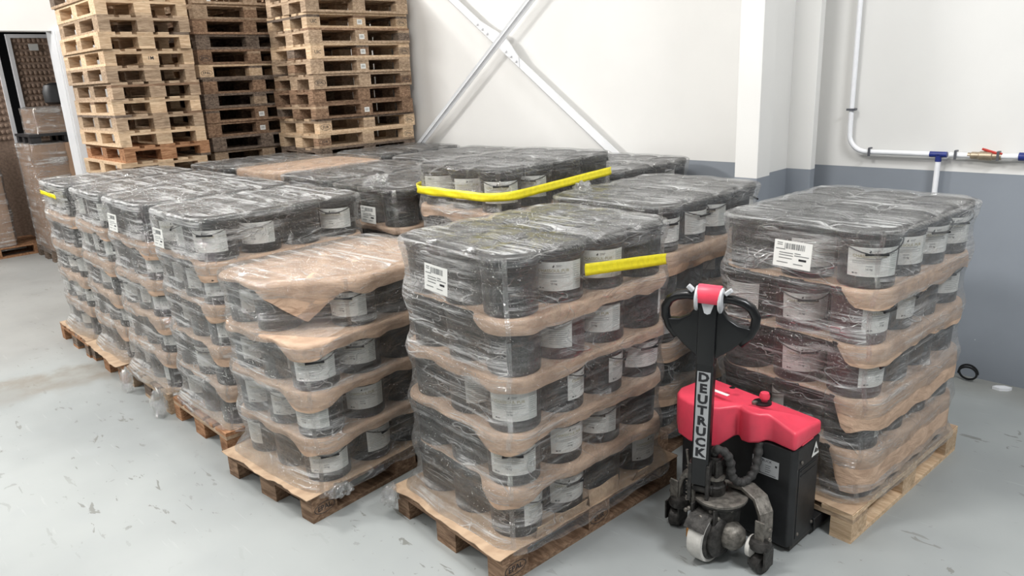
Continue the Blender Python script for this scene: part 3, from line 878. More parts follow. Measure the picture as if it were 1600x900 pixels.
# ------------------------------------------------------------------ yellow tape and straps on the film
def tape(label, near, deg, cs, zf, cond, width, start=R(100), off=.038, wob=.002, seed=0):
    ring, L = hull_ring(cs, BR+off, 420, start)
    pts = [(x, y) for x, y in ring if cond(x, y)]
    mb = MB(); vs = []; fs = []
    for x, y in pts:
        z = zf(x, y); w = noise.noise(Vector((x*12, y*12, seed)))*wob
        nx, ny = (x+.4)/.42**2, (y-.6)/.55**2; q = math.hypot(nx, ny); nx /= q; ny /= q
        for t in (0, .0012):
            for k in (0, .33, .66, 1):
                vs.append((x+nx*(w+t+.0025*math.sin(k*6+x*30)), y+ny*(w+t+.0025*math.sin(k*6+x*30)), z+(k-.5)*width*(1+.12*noise.noise(Vector((x*8, y*8, 2+seed))))))
    n = len(pts)
    for i in range(n-1):
        a = i*8; b = a+8
        for k in range(3):
            fs.append((a+k, b+k, b+k+1, a+k+1)); fs.append((a+4+k, a+5+k, b+5+k, b+4+k))
        fs.append((a+3, b+3, b+7, a+7)); fs.append((a, a+4, b+4, b))
    mb.add(vs, fs)
    o = link('yellow_tape', mb.mesh('yellow_tape', M['yellow'], 'all'), None, (near[0], near[1], 0), -R(deg))
    return tag(o, label, 'tape', 'yellow tape on the wrapped loads')
FULL = [(x, y) for x in ax_ for y in by_]
FULLC = [(x+.016, y+.018) for x, y in FULL]
tape('short strip of yellow tape on the nearest wrapped load', (-1.946, 1.748), 3.2, FULLC, lambda x, y: 1.283-.055*(y-.55)/.5, lambda x, y: x > -.11 and .48 < y < 1.03, .052, start=R(200), off=.034)
tape('yellow strap around the wrapped load in the back row', (-2.93, 2.70), 0, FULL, lambda x, y: 1.415+.045*min(1, max(0, y/1.1)), lambda x, y: y < .17 or (x > -.13 and y < 1.04), .050, off=.031)
tape('scrap of yellow tape on the farthest left-row load', (-6.48, 1.43), 0, FULL, lambda x, y: 1.31-.02*(x+.4), lambda x, y: y < .12 and -.62 < x < -.16, .035, seed=4)

# ------------------------------------------------------------------ white shipping labels on the film
def ship_label(label, x0, x1, z0, z1, y, deg, skew=0.):
    w, h = x1-x0, z1-z0
    mb = MB().box(-w/2, w/2, -.0006, .0006, -h/2, h/2, 0)
    rng = random.Random(int(abs(x0)*1000))
    x = -w*.22
    while x < w*.30:
        b = rng.choice([.0025, .004, .006])*w/.17
        mb.box(x, x+b, -.0012, -.0006, h*.20, h*.41, 1); x += b+rng.choice([.002, .004])*w/.17
    for i, (a, b, z) in enumerate(((-.42, -.28, .40), (-.42, -.28, .33), (-.45, -.2, .17), (-.35, .02, .04), (-.35, .02, -.05), (-.35, .0, -.16), (.06, .22, .06), (.06, .44, -.02), (-.4, -.1, -.33), (.05, .3, -.34))):
        mb.box(a*w, b*w, -.0012, -.0006, z*h-.0018, z*h+.0018, 1)
    mb.box(.18*w, .38*w, -.0012, -.0006, -.20*h, -.12*h, 2)
    o = link('shipping_label', mb.mesh('shipping_label', [M['paper'], M['ink'], M['inkd']]), None, ((x0+x1)/2, y, (z0+z1)/2), 0)
    o.rotation_euler = (R(-3), R(skew), R(-deg))
    return tag(o, label, 'shipping label', 'white shipping labels on the film')
ship_label('white barcode label on the front of the nearest wrapped load', -2.335, -2.18, 1.24, 1.35, 1.757, 3.2, 2)
ship_label('white barcode label on the load carried by the red truck', -1.447, -1.274, 1.212, 1.328, 3.001, 4.1, 1)
ship_label('white barcode label on the left-row load nearest the camera', -4.56, -4.41, 1.19, 1.30, 1.468, 0, 0)
ship_label('white barcode label on the second left-row load', -5.36, -5.19, 1.195, 1.31, 1.460, 0, 0)
ship_label('white barcode label on the middle load left of the strap', -4.19, -4.02, 1.17, 1.28, 2.675, 0, 0)

# ------------------------------------------------------------------ wall brace
def along(p, q):
    p, q = Vector(p), Vector(q); d = (q-p).normalized(); y = Vector((0, 1, 0))
    n = y.cross(d).normalized()          # in wall plane, perpendicular to the bar
    m = Matrix((( d.x, y.x, n.x, p.x), (d.y, y.y, n.y, p.y), (d.z, y.z, n.z, p.z), (0, 0, 0, 1)))
    return m, (q-p).length
# '\' bar : bright leg parallel to the wall, second leg standing out below it
tb = thing('steel_brace', 'wide white angle-steel brace descending right across the wall', 'brace', (-4.1, 5.1, .9))
def inv(o, mtx): return Matrix.Translation(-Vector(o.location)) @ mtx
P0, P1 = Vector((-7.32, 5.07, 3.80)), Vector((-3.28, 5.07, .90))
m, L = along(P0, P1)
s = -1 if (m.to_3x3() @ Vector((0, 0, 1))).z < 0 else 1
X = (Vector((-5.25, 0, 2.38))-P0); tc = Vector((X.x, 0, X.z)).dot(Vector(((P1-P0).x, 0, (P1-P0).z)).normalized())
for a, b in ((0, tc-.10), (tc+.07, L)):
    mb = MB()
    mb.box(a, b, 0, .010, -.01, .060, 0, inv(tb, m) if s > 0 else inv(tb, m) @ Matrix.Scale(-1, 4, (0, 0, 1)))
    vs = [(a, 0, -.01), (b, 0, -.01), (b, .05, -.046), (a, .05, -.046), (a, .01, -.01), (b, .01, -.01), (b, .058, -.05), (a, .058, -.05)]
    if s < 0: vs = [(x, y, -z) for x, y, z in vs]
    mb.add(vs, [(0, 1, 2, 3), (7, 6, 5, 4), (0, 4, 5, 1), (3, 2, 6, 7), (0, 3, 7, 4), (1, 5, 6, 2)], 0, inv(tb, m))
    link('angle_bar', mb.mesh('angle_bar', M['steelw']), tb)
gp = MB()
gm = inv(tb, m)
poly = [(tc-.40, -.005), (tc-.36, .06), (tc-.02, .115), (tc+.09, .115), (tc+.28, .07), (tc+.34, -.005)]
gp.add([(x, -.012, z*s) for x, z in poly]+[(x, -.001, z*s) for x, z in poly], [tuple(range(6)), tuple(reversed(range(6, 12)))]+[(i, (i+1) % 6, 6+(i+1) % 6, 6+i) for i in range(6)], 0, gm)
g = link('gusset_plate', gp.mesh('gusset_plate', M['steelw']), tb)
bm_ = MB().lathe([(.014, 0), (.014, .016), (.011, .018)], 6).mesh('bolt', M['steelw'])
for dx in (-.34, -.26, -.18, .12, .20, .28):
    w = gm @ Vector((tc+dx, -.012, .025*s))
    b = link('bolt', bm_, g, w); b.rotation_euler = (R(90), 0, 0)
# '/' bar
tb2 = thing('steel_brace', 'narrow white steel brace rising right in front of the wide one', 'brace', (-6.9, 5.0, .9))
m, L = along((-7.15, 5.035, .95), (-3.72, 5.035, 3.52))
mb = MB()
mb.box(0, L, -.012, -.002, -.004, .004, 0, inv(tb2, m))
vs = [(0, -.012, -.03), (L, -.012, -.03), (L, .02, .03), (0, .02, .03), (0, -.004, -.032), (L, -.004, -.032), (L, .028, .028), (0, .028, .028)]
s2 = 1 if (m.to_3x3() @ Vector((0, 0, 1))).x > 0 else -1
vs = [(x, y if s2 < 0 else y, z) for x, y, z in vs]
mb.add(vs, [(0, 1, 2, 3), (7, 6, 5, 4), (0, 4, 5, 1), (3, 2, 6, 7), (0, 3, 7, 4), (1, 5, 6, 2)], 0, inv(tb2, m))
link('angle_bar', mb.mesh('angle_bar', M['steelw']), tb2)

# ------------------------------------------------------------------ water pipe on the right wall
PY = 5.25
t = thing('water_pipe', 'white plastic water pipe running down and along the right wall', 'pipe', (-2.03, PY, 1.46))
def pl(*p): return [Vector(q)-Vector(t.location) for q in p]
bend = [(-2.030, PY, 5.6), (-2.030, PY, 2.4), (-2.030, PY, 1.63)]
for i in range(1, 9):
    a = R(90*i/8); bend.append((-2.030+.12*(1-math.cos(a)), PY, 1.58-.12*math.sin(a)))
bend += [(-1.8, PY, 1.460), (-1.5, PY, 1.460)]
link('pipe_run', MB().tube(pl(*bend), .0165, 12).mesh('pipe_run', M['pipe'], True), t)
link('pipe_run', MB().tube(pl((-1.40, PY, 1.460), (-1.28, PY, 1.461)), .0165, 12).mesh('pipe_run', M['pipe'], True), t)
link('pipe_run', MB().tube(pl((-1.13, PY, 1.463), (-1.01, PY, 1.465)), .0165, 12).mesh('pipe_run', M['pipe'], True), t)
link('pipe_run', MB().tube(pl((-.96, PY, 1.465), (3, PY, 1.47)), .0165, 12).mesh('pipe_run', M['pipe'], True), t)
link('pipe_drop', MB().tube(pl((-1.463, PY, 1.42), (-1.463, PY, .06)), .0165, 12).mesh('pipe_drop', M['pipe'], True), t)
fit = MB().tube(pl((-1.515, PY, 1.460), (-1.415, PY, 1.460)), .0185, 12).tube(pl((-1.463, PY, 1.46), (-1.463, PY, 1.415)), .0185, 12)
link('tee_fitting', fit.mesh('tee_fitting', M['blue'], True), t)
link('end_fitting', MB().tube(pl((-1.03, PY, 1.465), (-.955, PY, 1.465)), .025, 12).mesh('end_fitting', M['blue'], True), t)
v = link('ball_valve', MB().tube(pl((-1.30, PY, 1.462), (-1.285, PY, 1.462), (-1.28, PY, 1.462), (-1.24, PY, 1.462), (-1.235, PY, 1.462), (-1.17, PY, 1.462), (-1.165, PY, 1.462), (-1.12, PY, 1.462)), [.017, .017, .022, .022, .027, .027, .022, .022], 10).tube(pl((-1.21, PY, 1.462), (-1.21, PY, 1.505)), .007, 8).mesh('ball_valve', M['brass'], True), t)
hv = MB().tube(pl((-1.225, PY, 1.503), (-1.15, PY-.01, 1.482), (-1.115, PY-.01, 1.478)), [.008, .009, .007], 6)
hvo = link('valve_handle', hv.mesh('valve_handle', M['redh'], True), v)
cl = MB().tube([(-.026, -.004, .0), (-.026, .0, 0), (.026, 0, 0), (.026, -.004, 0)], .008, 6)
cm = MB().box(-.007, .007, -.024, -.016, -.026, .026).box(-.007, .007, -.020, .045, -.006, .006).box(-.007, .007, -.02, .02, .02, .03).mesh('pipe_clamp', M['clamp'])
for x, z, ry in ((-2.030, 1.74, 90), (-1.885, 1.460, 0), (-1.365, 1.461, 0), (-1.135, 1.463, 0), (-2.03, 2.9, 90)):
    o = link('pipe_clamp', cm, t, Vector((x, PY, z))-Vector(t.location)); o.rotation_euler = (0, R(ry), 0)
# hose end and debris by the wall
mb = MB(); pts = []
for i in range(40):
    a = R(14*i); pts.append((.058*math.cos(a)*(1-.004*i), -.02+.02*math.sin(a*.5), .062+.052*math.sin(a)*(1-.004*i)))
tag(link('hose_coil', MB().tube(pts, .007, 7).mesh('hose_coil', M['wire'], True), None, (-1.13, 5.22, 0)), 'small coil of black hose at the foot of the right wall', 'hose')
for i, (x, s_, lb) in enumerate(((-1.27, .07, 'white plaster scrap left of the hose coil by the wall'), (-.93, .06, 'white plaster scrap right of the hose coil by the wall'))):
    mb = MB()
    pts = [(math.cos(R(60*k+17*i))*s_*(.7+.5*((k*7+i) % 3)/2), math.sin(R(60*k+17*i))*s_*.45*(.7+.4*((k*5) % 3)/2)) for k in range(6)]
    mb.prism(pts, 0, lambda x, y: .018+.03*abs(x))
    tag(link('plaster_scrap', mb.mesh('plaster_scrap', M['white']), None, (x, 5.20, 0), R(20*i)), lb, 'scrap')

# ------------------------------------------------------------------ goods beyond the doorway
def carton(name, x0, x1, y0, y1, z0, z1, label, filmed=None, sticker=None):
    t = thing(name, label, 'carton', ((x0+x1)/2, (y0+y1)/2, z0))
    w, d, h = (x1-x0)/2, (y1-y0)/2, z1-z0
    link('carton_body', MB().box(-w, w, -d, d, 0, h).mesh('carton_body', M['kraft'], bevel=.008), t)
    link('lid_seam', MB().box(-w-.001, w+.001, -.006, .006, h*.4, h+.002).mesh('lid_seam', M['brown']), t)
    if sticker:
        y, z = sticker
        link('sticker', MB().box(w+.002, w+.003, y-d-.05, y-d+.05, z, z+.06).mesh('sticker', M['paper']), t)
    return t
def loose_film(label, x0, x1, y0, y1, z0, z1, fm, seed, grow=.02):
    n = 60; mb = MB(); mb.uv = []; mb.ply = []
    cs = [(x0+.05, y0+.05), (x1-.05, y0+.05), (x0+.05, y1-.05), (x1-.05, y1-.05)]
    ring, L = hull_ring(cs, .05+grow, n)
    cx, cy = (x0+x1)/2, (y0+y1)/2
    K = 26
    rows = []
    for k in range(K+1):
        z = z0+(z1-z0+.012)*k/K
        for i, (x, y) in enumerate(ring):
            w = noise.noise(Vector((x*6+seed, y*6, z*6)))*.03
            nx, ny = x-cx, y-cy; q = math.hypot(nx, ny)
            mb.v.append(Vector((x+nx/q*abs(w), y+ny/q*abs(w), z))); mb.uv.append((L*i/n*1.0, z)); mb.ply.append(1.)
    for f in (.8, .5, .2):
        for x, y in ring:
            mb.v.append(Vector((cx+(x-cx)*f, cy+(y-cy)*f, z1+.012+abs(noise.noise(Vector((x*7*f, y*7*f, seed))))*.03))); mb.uv.append((x*f, y*f)); mb.ply.append(1.)
    for k in range(K+3):
        for i in range(n):
            j = (i+1) % n; mb.f.append((k*n+i, k*n+j, (k+1)*n+j, (k+1)*n+i)); mb.mi.append(0)
    mb.f.append(tuple((K+3)*n+i for i in range(n))); mb.mi.append(0)
    return tag(link('stretch_film', mb.mesh('stretch_film', fm, 'all')), label, 'stretch film')
solid_pallet((-10.80, 2.22, 0), 0, 'grey', 'dark pallet under the tall carton in the doorway', None)
carton('tall_carton', -11.58, -10.82, 2.24, 3.36, .145, 1.50, 'tall brown carton with a small white label standing in the doorway', sticker=(.72, 1.02))
loose_film('hazy film wrapped around the tall carton in the doorway', -11.58, -10.82, 2.24, 2.62, .10, 1.50, FILM[1], 3.3)
# crate of flat goods on top
t = thing('plastic_pallet', 'black plastic pallet on top of the tall doorway carton', 'pallet', (-11.2, 2.7, 1.504))
link('deck', MB().box(-.38, .38, -.45, .45, .09, .12).mesh('deck', M['darkplastic']), t)
for x in (-.3, 0, .3):
    for y in (-.38, 0, .38): link('foot', MB().box(x-.06, x+.06, y-.06, y+.06, 0, .09).mesh('foot', M['darkplastic']), t)
carton('small_carton', -11.50, -10.86, 2.36, 3.08, 1.626, 1.93, 'small brown carton under film, on the black plastic pallet')
loose_film('bright crinkled film around the small carton in the doorway', -11.50, -10.86, 2.36, 2.80, 1.62, 1.93, FILM[1], 8.8)
tag(link('black_sack', MB().lathe([(.12, 0), (.17, .03), (.175, .16), (.15, .24), (.06, .27)], 9).mesh('black_sack', M['darkplastic'], True), None, (-11.05, 2.72, 1.97)), 'glossy black plastic bundle on top of the small carton', 'bundle')
# white framed screens filled with moulded pulp trays
def screen(label, x, y0, y1, z1):
    t = thing('framed_panel', label, 'panel', (x, (y0+y1)/2, 0)); w = (y1-y0)/2
    for a, b, c, d in ((-w, -w+.05, 0, z1), (w-.05, w, 0, z1), (-w+.05, w-.05, z1-.05, z1), (-w+.05, w-.05, 0, .05)):
        link('frame_rail', MB().box(-.03, .03, a, b, c, d).mesh('frame_rail', M['white']), t)
    link('back_sheet', MB().box(-.02, 0, -w+.05, w-.05, .05, z1-.05).mesh('back_sheet', M['tray']), t)
    n = 0
    zz = .12; dm = MB().lathe([(.032, 0), (.028, .012), (.014, .018)], 8).mesh('tray_cup', M['tray'], True)
    while zz < z1-.08:
        for k in range(7):
            if zz > 1.5:
                o = link('tray_cup', dm, t, (0, -w+.10+(2*w-.2)*k/6, zz)); o.rotation_euler = (0, R(90), 0)
        zz += .088
    link('paper_note', MB().box(.031, .033, -.03, .09, z1-.22, z1-.13).mesh('paper_note', M['paper']), t)
screen('white framed panel of brown moulded trays beyond the doorway', -12.6, 2.60, 3.16, 2.93)
screen('second white framed panel of brown trays at the left edge', -12.6, 1.93, 2.48, 2.93)
carton('wide_carton', -12.3, -11.75, 1.15, 2.02, .15, 1.40, 'wide dark brown carton at the left edge beyond the doorway')
solid_pallet((-11.72, 1.15, 0), 0, 'red', 'orange-brown pallet under the wide carton at left edge', None)
loose_film('dull film around the wide carton at the left edge', -12.3, -11.75, 1.15, 2.02, .1, 1.40, FILM[1], 5.1)
for k in range(5):
    tag(link('timber_plank', MB().box(-.3, .3, -.40, .40, 0, .028).mesh('timber_plank', WOODS[['pale', 'mid', 'pale', 'brown', 'pale'][k]]), None, (-12.02+.02*(k % 2), 1.62, 1.46+k*.06), R(2*k-3)), '%s loose board on the wide carton at the left edge' % ['lowest', 'second', 'middle', 'fourth', 'topmost'][k], 'board', 'boards at the left edge')
    if k < 5: tag(link('timber_batten', MB().box(-.28, .28, -.03, .03, 0, .03).mesh('timber_batten', WOODS['brown']), None, (-12.02, 1.62, 1.43+k*.06), R(2*k-3)), 'batten under the %s loose board at the left edge' % ['lowest', 'second', 'middle', 'fourth', 'topmost'][k], 'batten', 'battens at the left edge')

# ------------------------------------------------------------------ powered pallet truck
TK = thing('pallet_truck', 'red and black electric pallet truck with upright tiller, lifting a load', 'pallet truck', (-1.455, 2.74, 0), R(-2))
def part(name, mb, mat, parent=None, **kw):
    return link(name, mb.mesh(name, mat, **kw), parent or TK)
# chassis
mb = MB().prism([(-.285, .03), (-.27, .0), (.27, .0), (.285, .03), (.285, .225), (-.285, .225)], .03, .50)
body = part('chassis', mb, M['blackp'], bevel=.006)
pn = MB()
pn.box(.285, .2875, .045, .205, .06, .40).box(.287, .290, .055, .195, .385, .392).box(.287, .290, .055, .195, .362, .367)
part('side_panel', pn, M['blackp'], body, bevel=.001)
part('rear_skirt', MB().box(-.28, .28, .02, .24, .012, .035), M['castd'], body)
for y, z in ((.06, .43), (.19, .44), (.06, .08), (.19, .08)):
    part('bolt', MB().lathe([(.008, 0), (.008, .004), (.005, .006)], 8, 0, TR(.2872, y, z) @ RY(R(90))), M['cast'], body, smooth=True)
# name plate and warning triangle
npm = TR(.155, -.0008, .385) @ RX(R(90))
mb = MB().box(-.062, .062, -.040, .040, -.0005, .0005, 0, npm)
mb.text('DEUTRUCK', .0165, npm @ TR(-.014, .029, .0012), 1)
for i in range(6): mb.box(-.055, -.03+.004*(i % 3), .014-i*.009, .0158-i*.009, .0005, .001, 1, npm)
for i in range(4): mb.box(.0, .026-.004*(i % 2), .008-i*.010, .0098-i*.010, .0005, .001, 1, npm)
mb.box(-.055, .05, -.034, -.0318, .0005, .001, 1, npm)
mb.box(.045, .054, .012, .021, .0005, .001, 1, npm)
link('name_plate', mb.mesh('name_plate', [M['tag'], M['inkd']]), body)
wt = MB().add([(.2878, .148, .418), (.2878, .216, .418), (.2878, .182, .486)], [(0, 1, 2)], 0)
wt.add([(.2884, .168, .432), (.2884, .196, .432), (.2884, .182, .46)], [(0, 1, 2)], 1)
link('warning_sticker', wt.mesh('warning_sticker', [M['paper'], M['inkd']]), body)
# red hood, lobed in front, falling to the right
plan = [(-.287, .228), (-.287, .0), (-.265, -.06), (-.22, -.11), (-.15, -.135), (-.07, -.135), (-.02, -.10), (.02, -.035), (.035, -.025), (.06, -.045), (.10, -.05), (.135, -.03), (.155, .0), (.18, .005), (.288, -.012), (.288, .228)]
def hz(x, y):
    return .645-.055*ssm(.10, .29, x)-.012*ssm(-.2, -.287, x)-.02*ssm(.15, .23, y)
def hb(x, y):
    return .505-.055*(1-ssm(-.10, .0, y))*ssm(.2, .0, x)-.0*x
hood = part('hood', MB().prism(plan, hb, hz), M['redp'], bevel=.016, smooth=True, seg=4)
part('hood_seam', MB().box(.2885, .2895, .05, .15, .512, .519), M['redp'], hood)
# emergency stop
sx, sy, sz = .085, .075, .640
part('stop_base', MB().lathe([(.040, 0), (.040, .006), (.032, .010)], 20, 0, TR(sx, sy, sz-.002)), M['blackg'], hood, smooth=True)
part('key_switch', MB().lathe([(.012, 0), (.012, .012), (.009, .014)], 12, 0, TR(sx-.018, sy-.034, sz)), M['cast'], hood, smooth=True)
part('stop_button', MB().lathe([(.014, 0), (.014, .018), (.021, .020), (.023, .034), (.018, .048), (.006, .052)], 18, 0, TR(sx+.006, sy+.006, sz)), M['redp'], hood, smooth=True)
part('hood_decal', MB().box(-.045, .045, -.010, .010, 0, .0012, 0, TR(-.10, .035, .6462) @ RZ(R(-6))), M['paper'], hood)
for x, y in ((-.19, .01), (-.09, .12)):
    part('hood_screw', MB().lathe([(.014, 0), (.012, .0012)], 12, 0, TR(x, y, .6455)), M['blackg'], hood)
# forks
for x in (-.145, .225):
    f = MB().box(x-.075, x+.075, .20, 1.36, .062, .092)
    f.box(x-.075, x-.068, .20, 1.30, .03, .07).box(x+.068, x+.075, .20, 1.30, .03, .07)
    fo = part('fork', f, M['blackp'], bevel=.004)
    part('load_roller', MB().lathe([(.028, -.05), (.03, -.046), (.03, .046), (.028, .05)], 16, 0, TR(x, 1.24, .031) @ RY(R(90))), M['tyre'], fo, smooth=True)
# drive unit
du = part('drive_housing', MB().lathe([(.075, .13), (.085, .15), (.09, .25), (.105, .262), (.112, .268), (.112, .278), (.06, .282)], 28, 0, TR(.045, -.175, 0)), M['castd'], smooth=True)
part('turntable_plate', MB().lathe([(.118, .280), (.118, .290), (.112, .293)], 32, 0, TR(.045, -.175, 0)), M['cast'], du, smooth=True)
part('steer_column', MB().lathe([(.050, .29), (.052, .30), (.052, .335), (.044, .34), (.044, .36), (.05, .362), (.05, .372), (.034, .376), (.034, .47)], 22, 0, TR(.02, -.19, 0)), M['castd'], du, smooth=True)
part('column_cap', MB().lathe([(.046, .374), (.046, .384), (.02, .388)], 20, 0, TR(.03, -.2, 0)), M['cast'], du, smooth=True)
wh = part('drive_wheel', MB().lathe([(.098, -.036), (.112, -.034), (.115, -.026), (.115, .026), (.112, .034), (.098, .036)], 36, 0, TR(.035, -.245, .115) @ RY(R(90))), M['tyre'], smooth=True)
part('wheel_hub', MB().lathe([(.098, -.03), (.09, -.038), (.03, -.042), (.03, .042), (.09, .046), (.1, .036)], 30, 0, TR(.035, -.245, .115) @ RY(R(90))), M['castd'], wh, smooth=True)
part('gear_cover', MB().lathe([(.09, 0), (.094, .02), (.08, .035), (.05, .04)], 26, 0, TR(.076, -.235, .125) @ RY(R(90))), M['castd'], smooth=True)
part('motor_dome', MB().lathe([(.060, 0), (.062, .04), (.056, .075), (.035, .095), (.01, .10)], 24, 0, TR(.085, -.20, .135) @ RY(R(90)) @ RX(R(15))), M['cast'], smooth=True)
part('brake_disc', MB().lathe([(.03, .0), (.048, .01), (.05, .03), (.03, .04)], 20, 0, TR(.185, -.17, .10) @ RY(R(90))), M['tyre'], smooth=True)
fk = MB().box(-.02, -.01, -.30, -.15, .10, .27).box(.082, .092, -.29, -.15, .10, .27)
part('wheel_fork', fk, M['castd'], bevel=.003)
part('wheel_guard', MB().add([(-.020+.10*i, -.245+.125*math.cos(R(a)), .115+.125*math.sin(R(a))) for a in range(40, 150, 12) for i in (0, 1)], [(2*k, 2*k+1, 2*k+3, 2*k+2) for k in range(9)]), M['castd'], smooth=True)
part('copper_stop', MB().box(-.058, -.018, -.275, -.225, .07, .115), M['brasspart'], bevel=.004)
for x, y, z in ((-.05, -.285, .215), (-.03, -.292, .235), (.0, -.298, .21), (.03, -.295, .22), (.06, -.262, .245), (.09, -.255, .22), (-.06, -.262, .26), (.12, -.205, .25)):
    part('bolt', MB().lathe([(.010, 0), (.010, .008), (.006, .012)], 8, 0, TR(x, y, z) @ RX(R(75))), M['cast'], du, smooth=True)
part('pivot_bracket', MB().box(-.055, -.02, -.255, -.17, .26, .46).box(.045, .06, -.23, -.15, .36, .46), M['castd'], bevel=.006)
part('return_spring', MB().tube([(-.05+.0*i+.010*math.cos(i*1.1), -.275+.010*math.sin(i*1.1), .25+i*.0032) for i in range(60)], .0028, 5), M['cast'], smooth=True)
part('gas_strut', MB().tube([(-.02, -.27, .24), (-.045, -.275, .44)], [.011, .011], 8).tube([(-.045, -.275, .40), (-.06, -.277, .50)], .006, 8), M['cast'], smooth=True)
# castor arms
for sx_, nm in ((1, 'right'), (-1, 'left')):
    ctr = .045
    if sx_ > 0: arm = [(.06, -.10, .315), (.13, -.095, .318), (.195, -.105, .295), (.235, -.13, .25), (.25, -.15, .20), (.252, -.158, .14)]
    else: arm = [(-.02, -.09, .315), (-.09, -.075, .318), (-.15, -.085, .295), (-.19, -.105, .25), (-.2, -.115, .20), (-.2, -.12, .14)]
    vs = []; fs = []
    for i, p in enumerate(arm):
        p = Vector(p); d = (Vector(arm[min(i+1, 5)])-Vector(arm[max(i-1, 0)])).normalized()
        sd = Vector((.35*sx_, 1, 0)).normalized(); nn = d.cross(sd).normalized()
        wv = .036 if i < 4 else .030
        for a, b in ((-1, -1), (1, -1), (1, 1), (-1, 1)): vs.append(p+sd*wv*a+nn*.010*b)
    for i in range(5):
        for k in range(4): fs.append((i*4+k, i*4+(k+1) % 4, i*4+4+(k+1) % 4, i*4+4+k))
    fs += [(3, 2, 1, 0), (20, 21, 22, 23)]
    ca = part('castor_arm', MB().add(vs, fs), M['cast'], bevel=.004)
    ex, ey = arm[-1][0], arm[-1][1]
    part('castor_yoke', MB().lathe([(.030, .108), (.046, .112), (.05, .13), (.04, .15), (.02, .155)], 18, 0, TR(ex-.01*sx_, ey-.015, 0)).box(ex-.045, ex-.037, ey-.05, ey+.02, .03, .12).box(ex+.025, ex+.033, ey-.05, ey+.02, .03, .12), M['castd'], ca, smooth=True)
    part('castor_wheel', MB().lathe([(.036, -.026), (.042, -.02), (.042, .02), (.036, .026)], 20, 0, TR(ex-.005, ey-.02, .042) @ RY(R(90)) @ RX(R(20*sx_))), M['castd'], ca, smooth=True)
    part('arm_gusset', MB().box(ex-.030, ex+.012, ey-.034, ey-.024, .14, .24), M['cast'], ca, bevel=.003)
    for z in (.17, .215): part('bolt', MB().lathe([(.009, 0), (.009, .007), (.005, .01)], 8, 0, TR(ex+.03*sx_, ey-.02, z) @ RY(R(90*sx_))), M['cast'], ca, smooth=True)
# cable sleeve looping from column to chassis
pts = []
ctrl = [(.02, -.19, .45), (.03, -.20, .50), (.07, -.19, .50), (.085, -.17, .45), (.088, -.16, .385), (.105, -.13, .345), (.118, -.085, .34), (.130, -.045, .375), (.128, -.02, .43), (.12, .0, .50)]
for i in range(len(ctrl)-1):
    a = Vector(ctrl[max(i-1, 0)]); b = Vector(ctrl[i]); c = Vector(ctrl[i+1]); d = Vector(ctrl[min(i+2, len(ctrl)-1)])
    for k in range(8):
        u = k/8
        pts.append(.5*((2*b)+(c-a)*u+(2*a-5*b+4*c-d)*u*u+(3*b-3*c+d-a)*u**3))
part('cable_sleeve', MB().tube(pts, [.0185+.0028*math.sin(i*1.35) for i in range(len(pts))], 9), M['sleeve'], smooth='all')
# tiller
TX, TY = .0, -.262
ta = RZ(R(20))
tm = TR(TX-.005, TY, .30) @ ta @ RX(R(1.5)) @ RY(R(1.6))
mb = MB().prism([(-.030, -.028), (.030, -.028), (.036, -.02), (.036, .03), (-.036, .03), (-.036, -.02)], .06, .68, 0, tm)
arm = part('tiller_arm', mb, M['blackg'], bevel=.004)
part('tiller_foot', MB().box(-.045, -.030, -.03, .05, -.02, .16, 0, tm).box(.030, .045, -.03, .05, -.02, .16, 0, tm).lathe([(.022, -.055), (.022, .055)], 14, 0, tm @ TR(0, .01, .03) @ RY(R(90))), M['castd'], arm, bevel=.003)
# silver decal with the maker's name stacked letter under letter
dm = tm @ TR(0, -.0285, .39) @ RX(R(90))
mb = MB().box(-.0265, .0265, -.198, .198, 0, .0006, 0, dm)
for i, ch in enumerate('DEUTRUCK'):
    mb.text(ch, .053, dm @ TR(.0, .172-i*.0490, .0012) @ Matrix.Scale(1.12, 4, (1, 0, 0)), 1, bold=.05)
link('name_decal', mb.mesh('name_decal', [M['tag'], M['inkd']]), arm)
# head: shield with two closed grips
hm = tm @ TR(0, 0, .635)
sh = []
prof = [(0.03, .0), (.052, .02), (.10, .055), (.145, .10), (.168, .15), (.150, .155), (.115, .160), (.075, .185), (.052, .215), (.04, .30)]
poly = prof+[(-x, z) for x, z in reversed(prof)]
n = len(poly)
vs = [(x, -.020+.10*abs(x), z) for x, z in poly]+[(x, .022+.06*abs(x), z) for x, z in poly]
mb = MB().add(vs, [tuple(range(n)), tuple(reversed(range(n, 2*n)))]+[(i, n+i, n+(i+1) % n, (i+1) % n) for i in range(n)], 0, hm)
head = part('tiller_head', mb, M['blackg'], arm, bevel=.008, smooth=True, seg=3)
part('head_spine', MB().prism([(-.036, -.030), (.036, -.030), (.040, .02), (-.040, .02)], -.02, .30, 0, hm), M['blackg'], head, bevel=.008, smooth=True)
for sx_ in (1, -1):
    pts = [(.046, .0, .262), (.09, .002, .262), (.13, .006, .252), (.160, .010, .232), (.178, .014, .198), (.176, .014, .160), (.158, .012, .118), (.125, .008, .078)]
    part('hand_grip', MB().tube([(x*sx_, y, z) for x, y, z in pts], [.0175, .0185, .0185, .0185, .019, .019, .019, .016], 12, 0, hm), M['blackg'], head, smooth='all')
    part('thumb_switch', MB().lathe([(.036, 0), (.042, .006), (.040, .014), (.025, .018)], 22, 0, hm @ TR(.038*sx_, -.004, .255) @ RY(R(90*sx_)) @ Matrix.Scale(1.25, 4, (1, 0, 0))), M['greyp'], head, smooth=True)
    part('thumb_lever', MB().box(-.008, .008, -.012, .012, 0, .03, 0, hm @ TR(.062*sx_, -.01, .285) @ RY(R(50*sx_))), M['greyp'], head, bevel=.003)
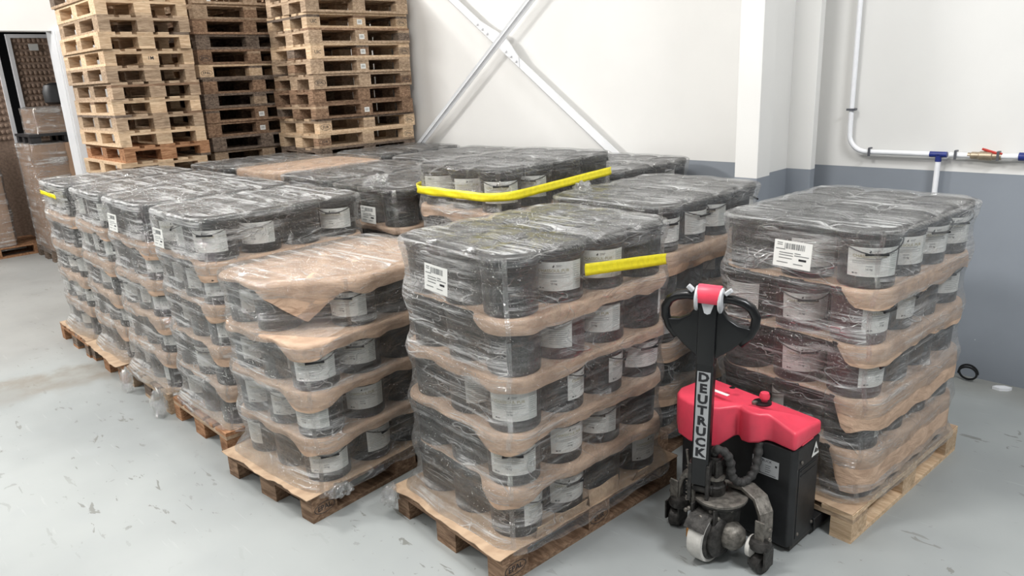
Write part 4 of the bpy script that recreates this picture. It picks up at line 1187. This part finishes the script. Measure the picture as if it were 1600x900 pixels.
part('head_badge', MB().add([(-.030, -.0315, .262), (.030, -.0315, .262), (.012, -.0315, .205), (0, -.0315, .20), (-.012, -.0315, .205)], [(4, 3, 2, 1, 0)], 0, hm), M['greyp'], head)
cap = []
for i in range(9):
    a = R(200-i*27.5); cap.append((.040*math.cos(a)+.0, .262+.052*math.sin(a)))
mb = MB(); n = len(cap)
mb.add([(-.046, y, z) for y, z in cap]+[(.046, y, z) for y, z in cap], [tuple(range(n)), tuple(reversed(range(n, 2*n)))]+[(i, n+i, n+(i+1) % n, (i+1) % n) for i in range(n)], 0, hm)
part('belly_button', mb, M['redp'], head, bevel=.005, smooth=True)

# ------------------------------------------------------------------ crumpled ends of stretch film
def tuft(label, loc, sx, sy, sz, seed):
    bm = bmesh.new(); bmesh.ops.create_icosphere(bm, subdivisions=4, radius=1)
    mb = MB(); mb.uv = []; mb.ply = []
    for v in bm.verts:
        p = v.co
        k = .62+.75*abs(noise.noise(p*2.3+Vector((seed, 0, 0))))+.35*abs(noise.noise(p*5.5+Vector((0, seed, 0))))
        q = Vector((p.x*sx, p.y*sy, p.z*sz))*k
        mb.v.append(q); mb.uv.append((q.x*2+q.z*3, q.y*2-q.z*2)); mb.ply.append(.9)
    for f in bm.faces: mb.f.append(tuple(v.index for v in f.verts)); mb.mi.append(0)
    bm.free()
    return tag(link('film_tuft', mb.mesh('film_tuft', FILM[0], 'all'), None, loc), label, 'film scrap', 'crumpled film ends')
tuft('crumpled film end hanging at the foot of the left row', (-4.86, 1.405, .095), .075, .05, .10, 1.1)
tuft('second crumpled film end below the left row', (-5.46, 1.40, .10), .06, .045, .085, 2.3)
tuft('twisted film knot at the corner of the low paper-topped load', (-2.95, 1.60, .13), .045, .07, .035, 3.7)
tuft('loose film tuft on top of the middle load left of the strap', (-4.2, 2.82, 1.415), .11, .09, .05, 4.9)
tuft('loose film tuft on top of the load behind the centre one', (-2.72, 3.22, 1.415), .06, .06, .05, 5.2)
tuft('crumpled film end at the left foot of the nearest load', (-2.73, 1.745, .125), .05, .045, .055, 6.4)
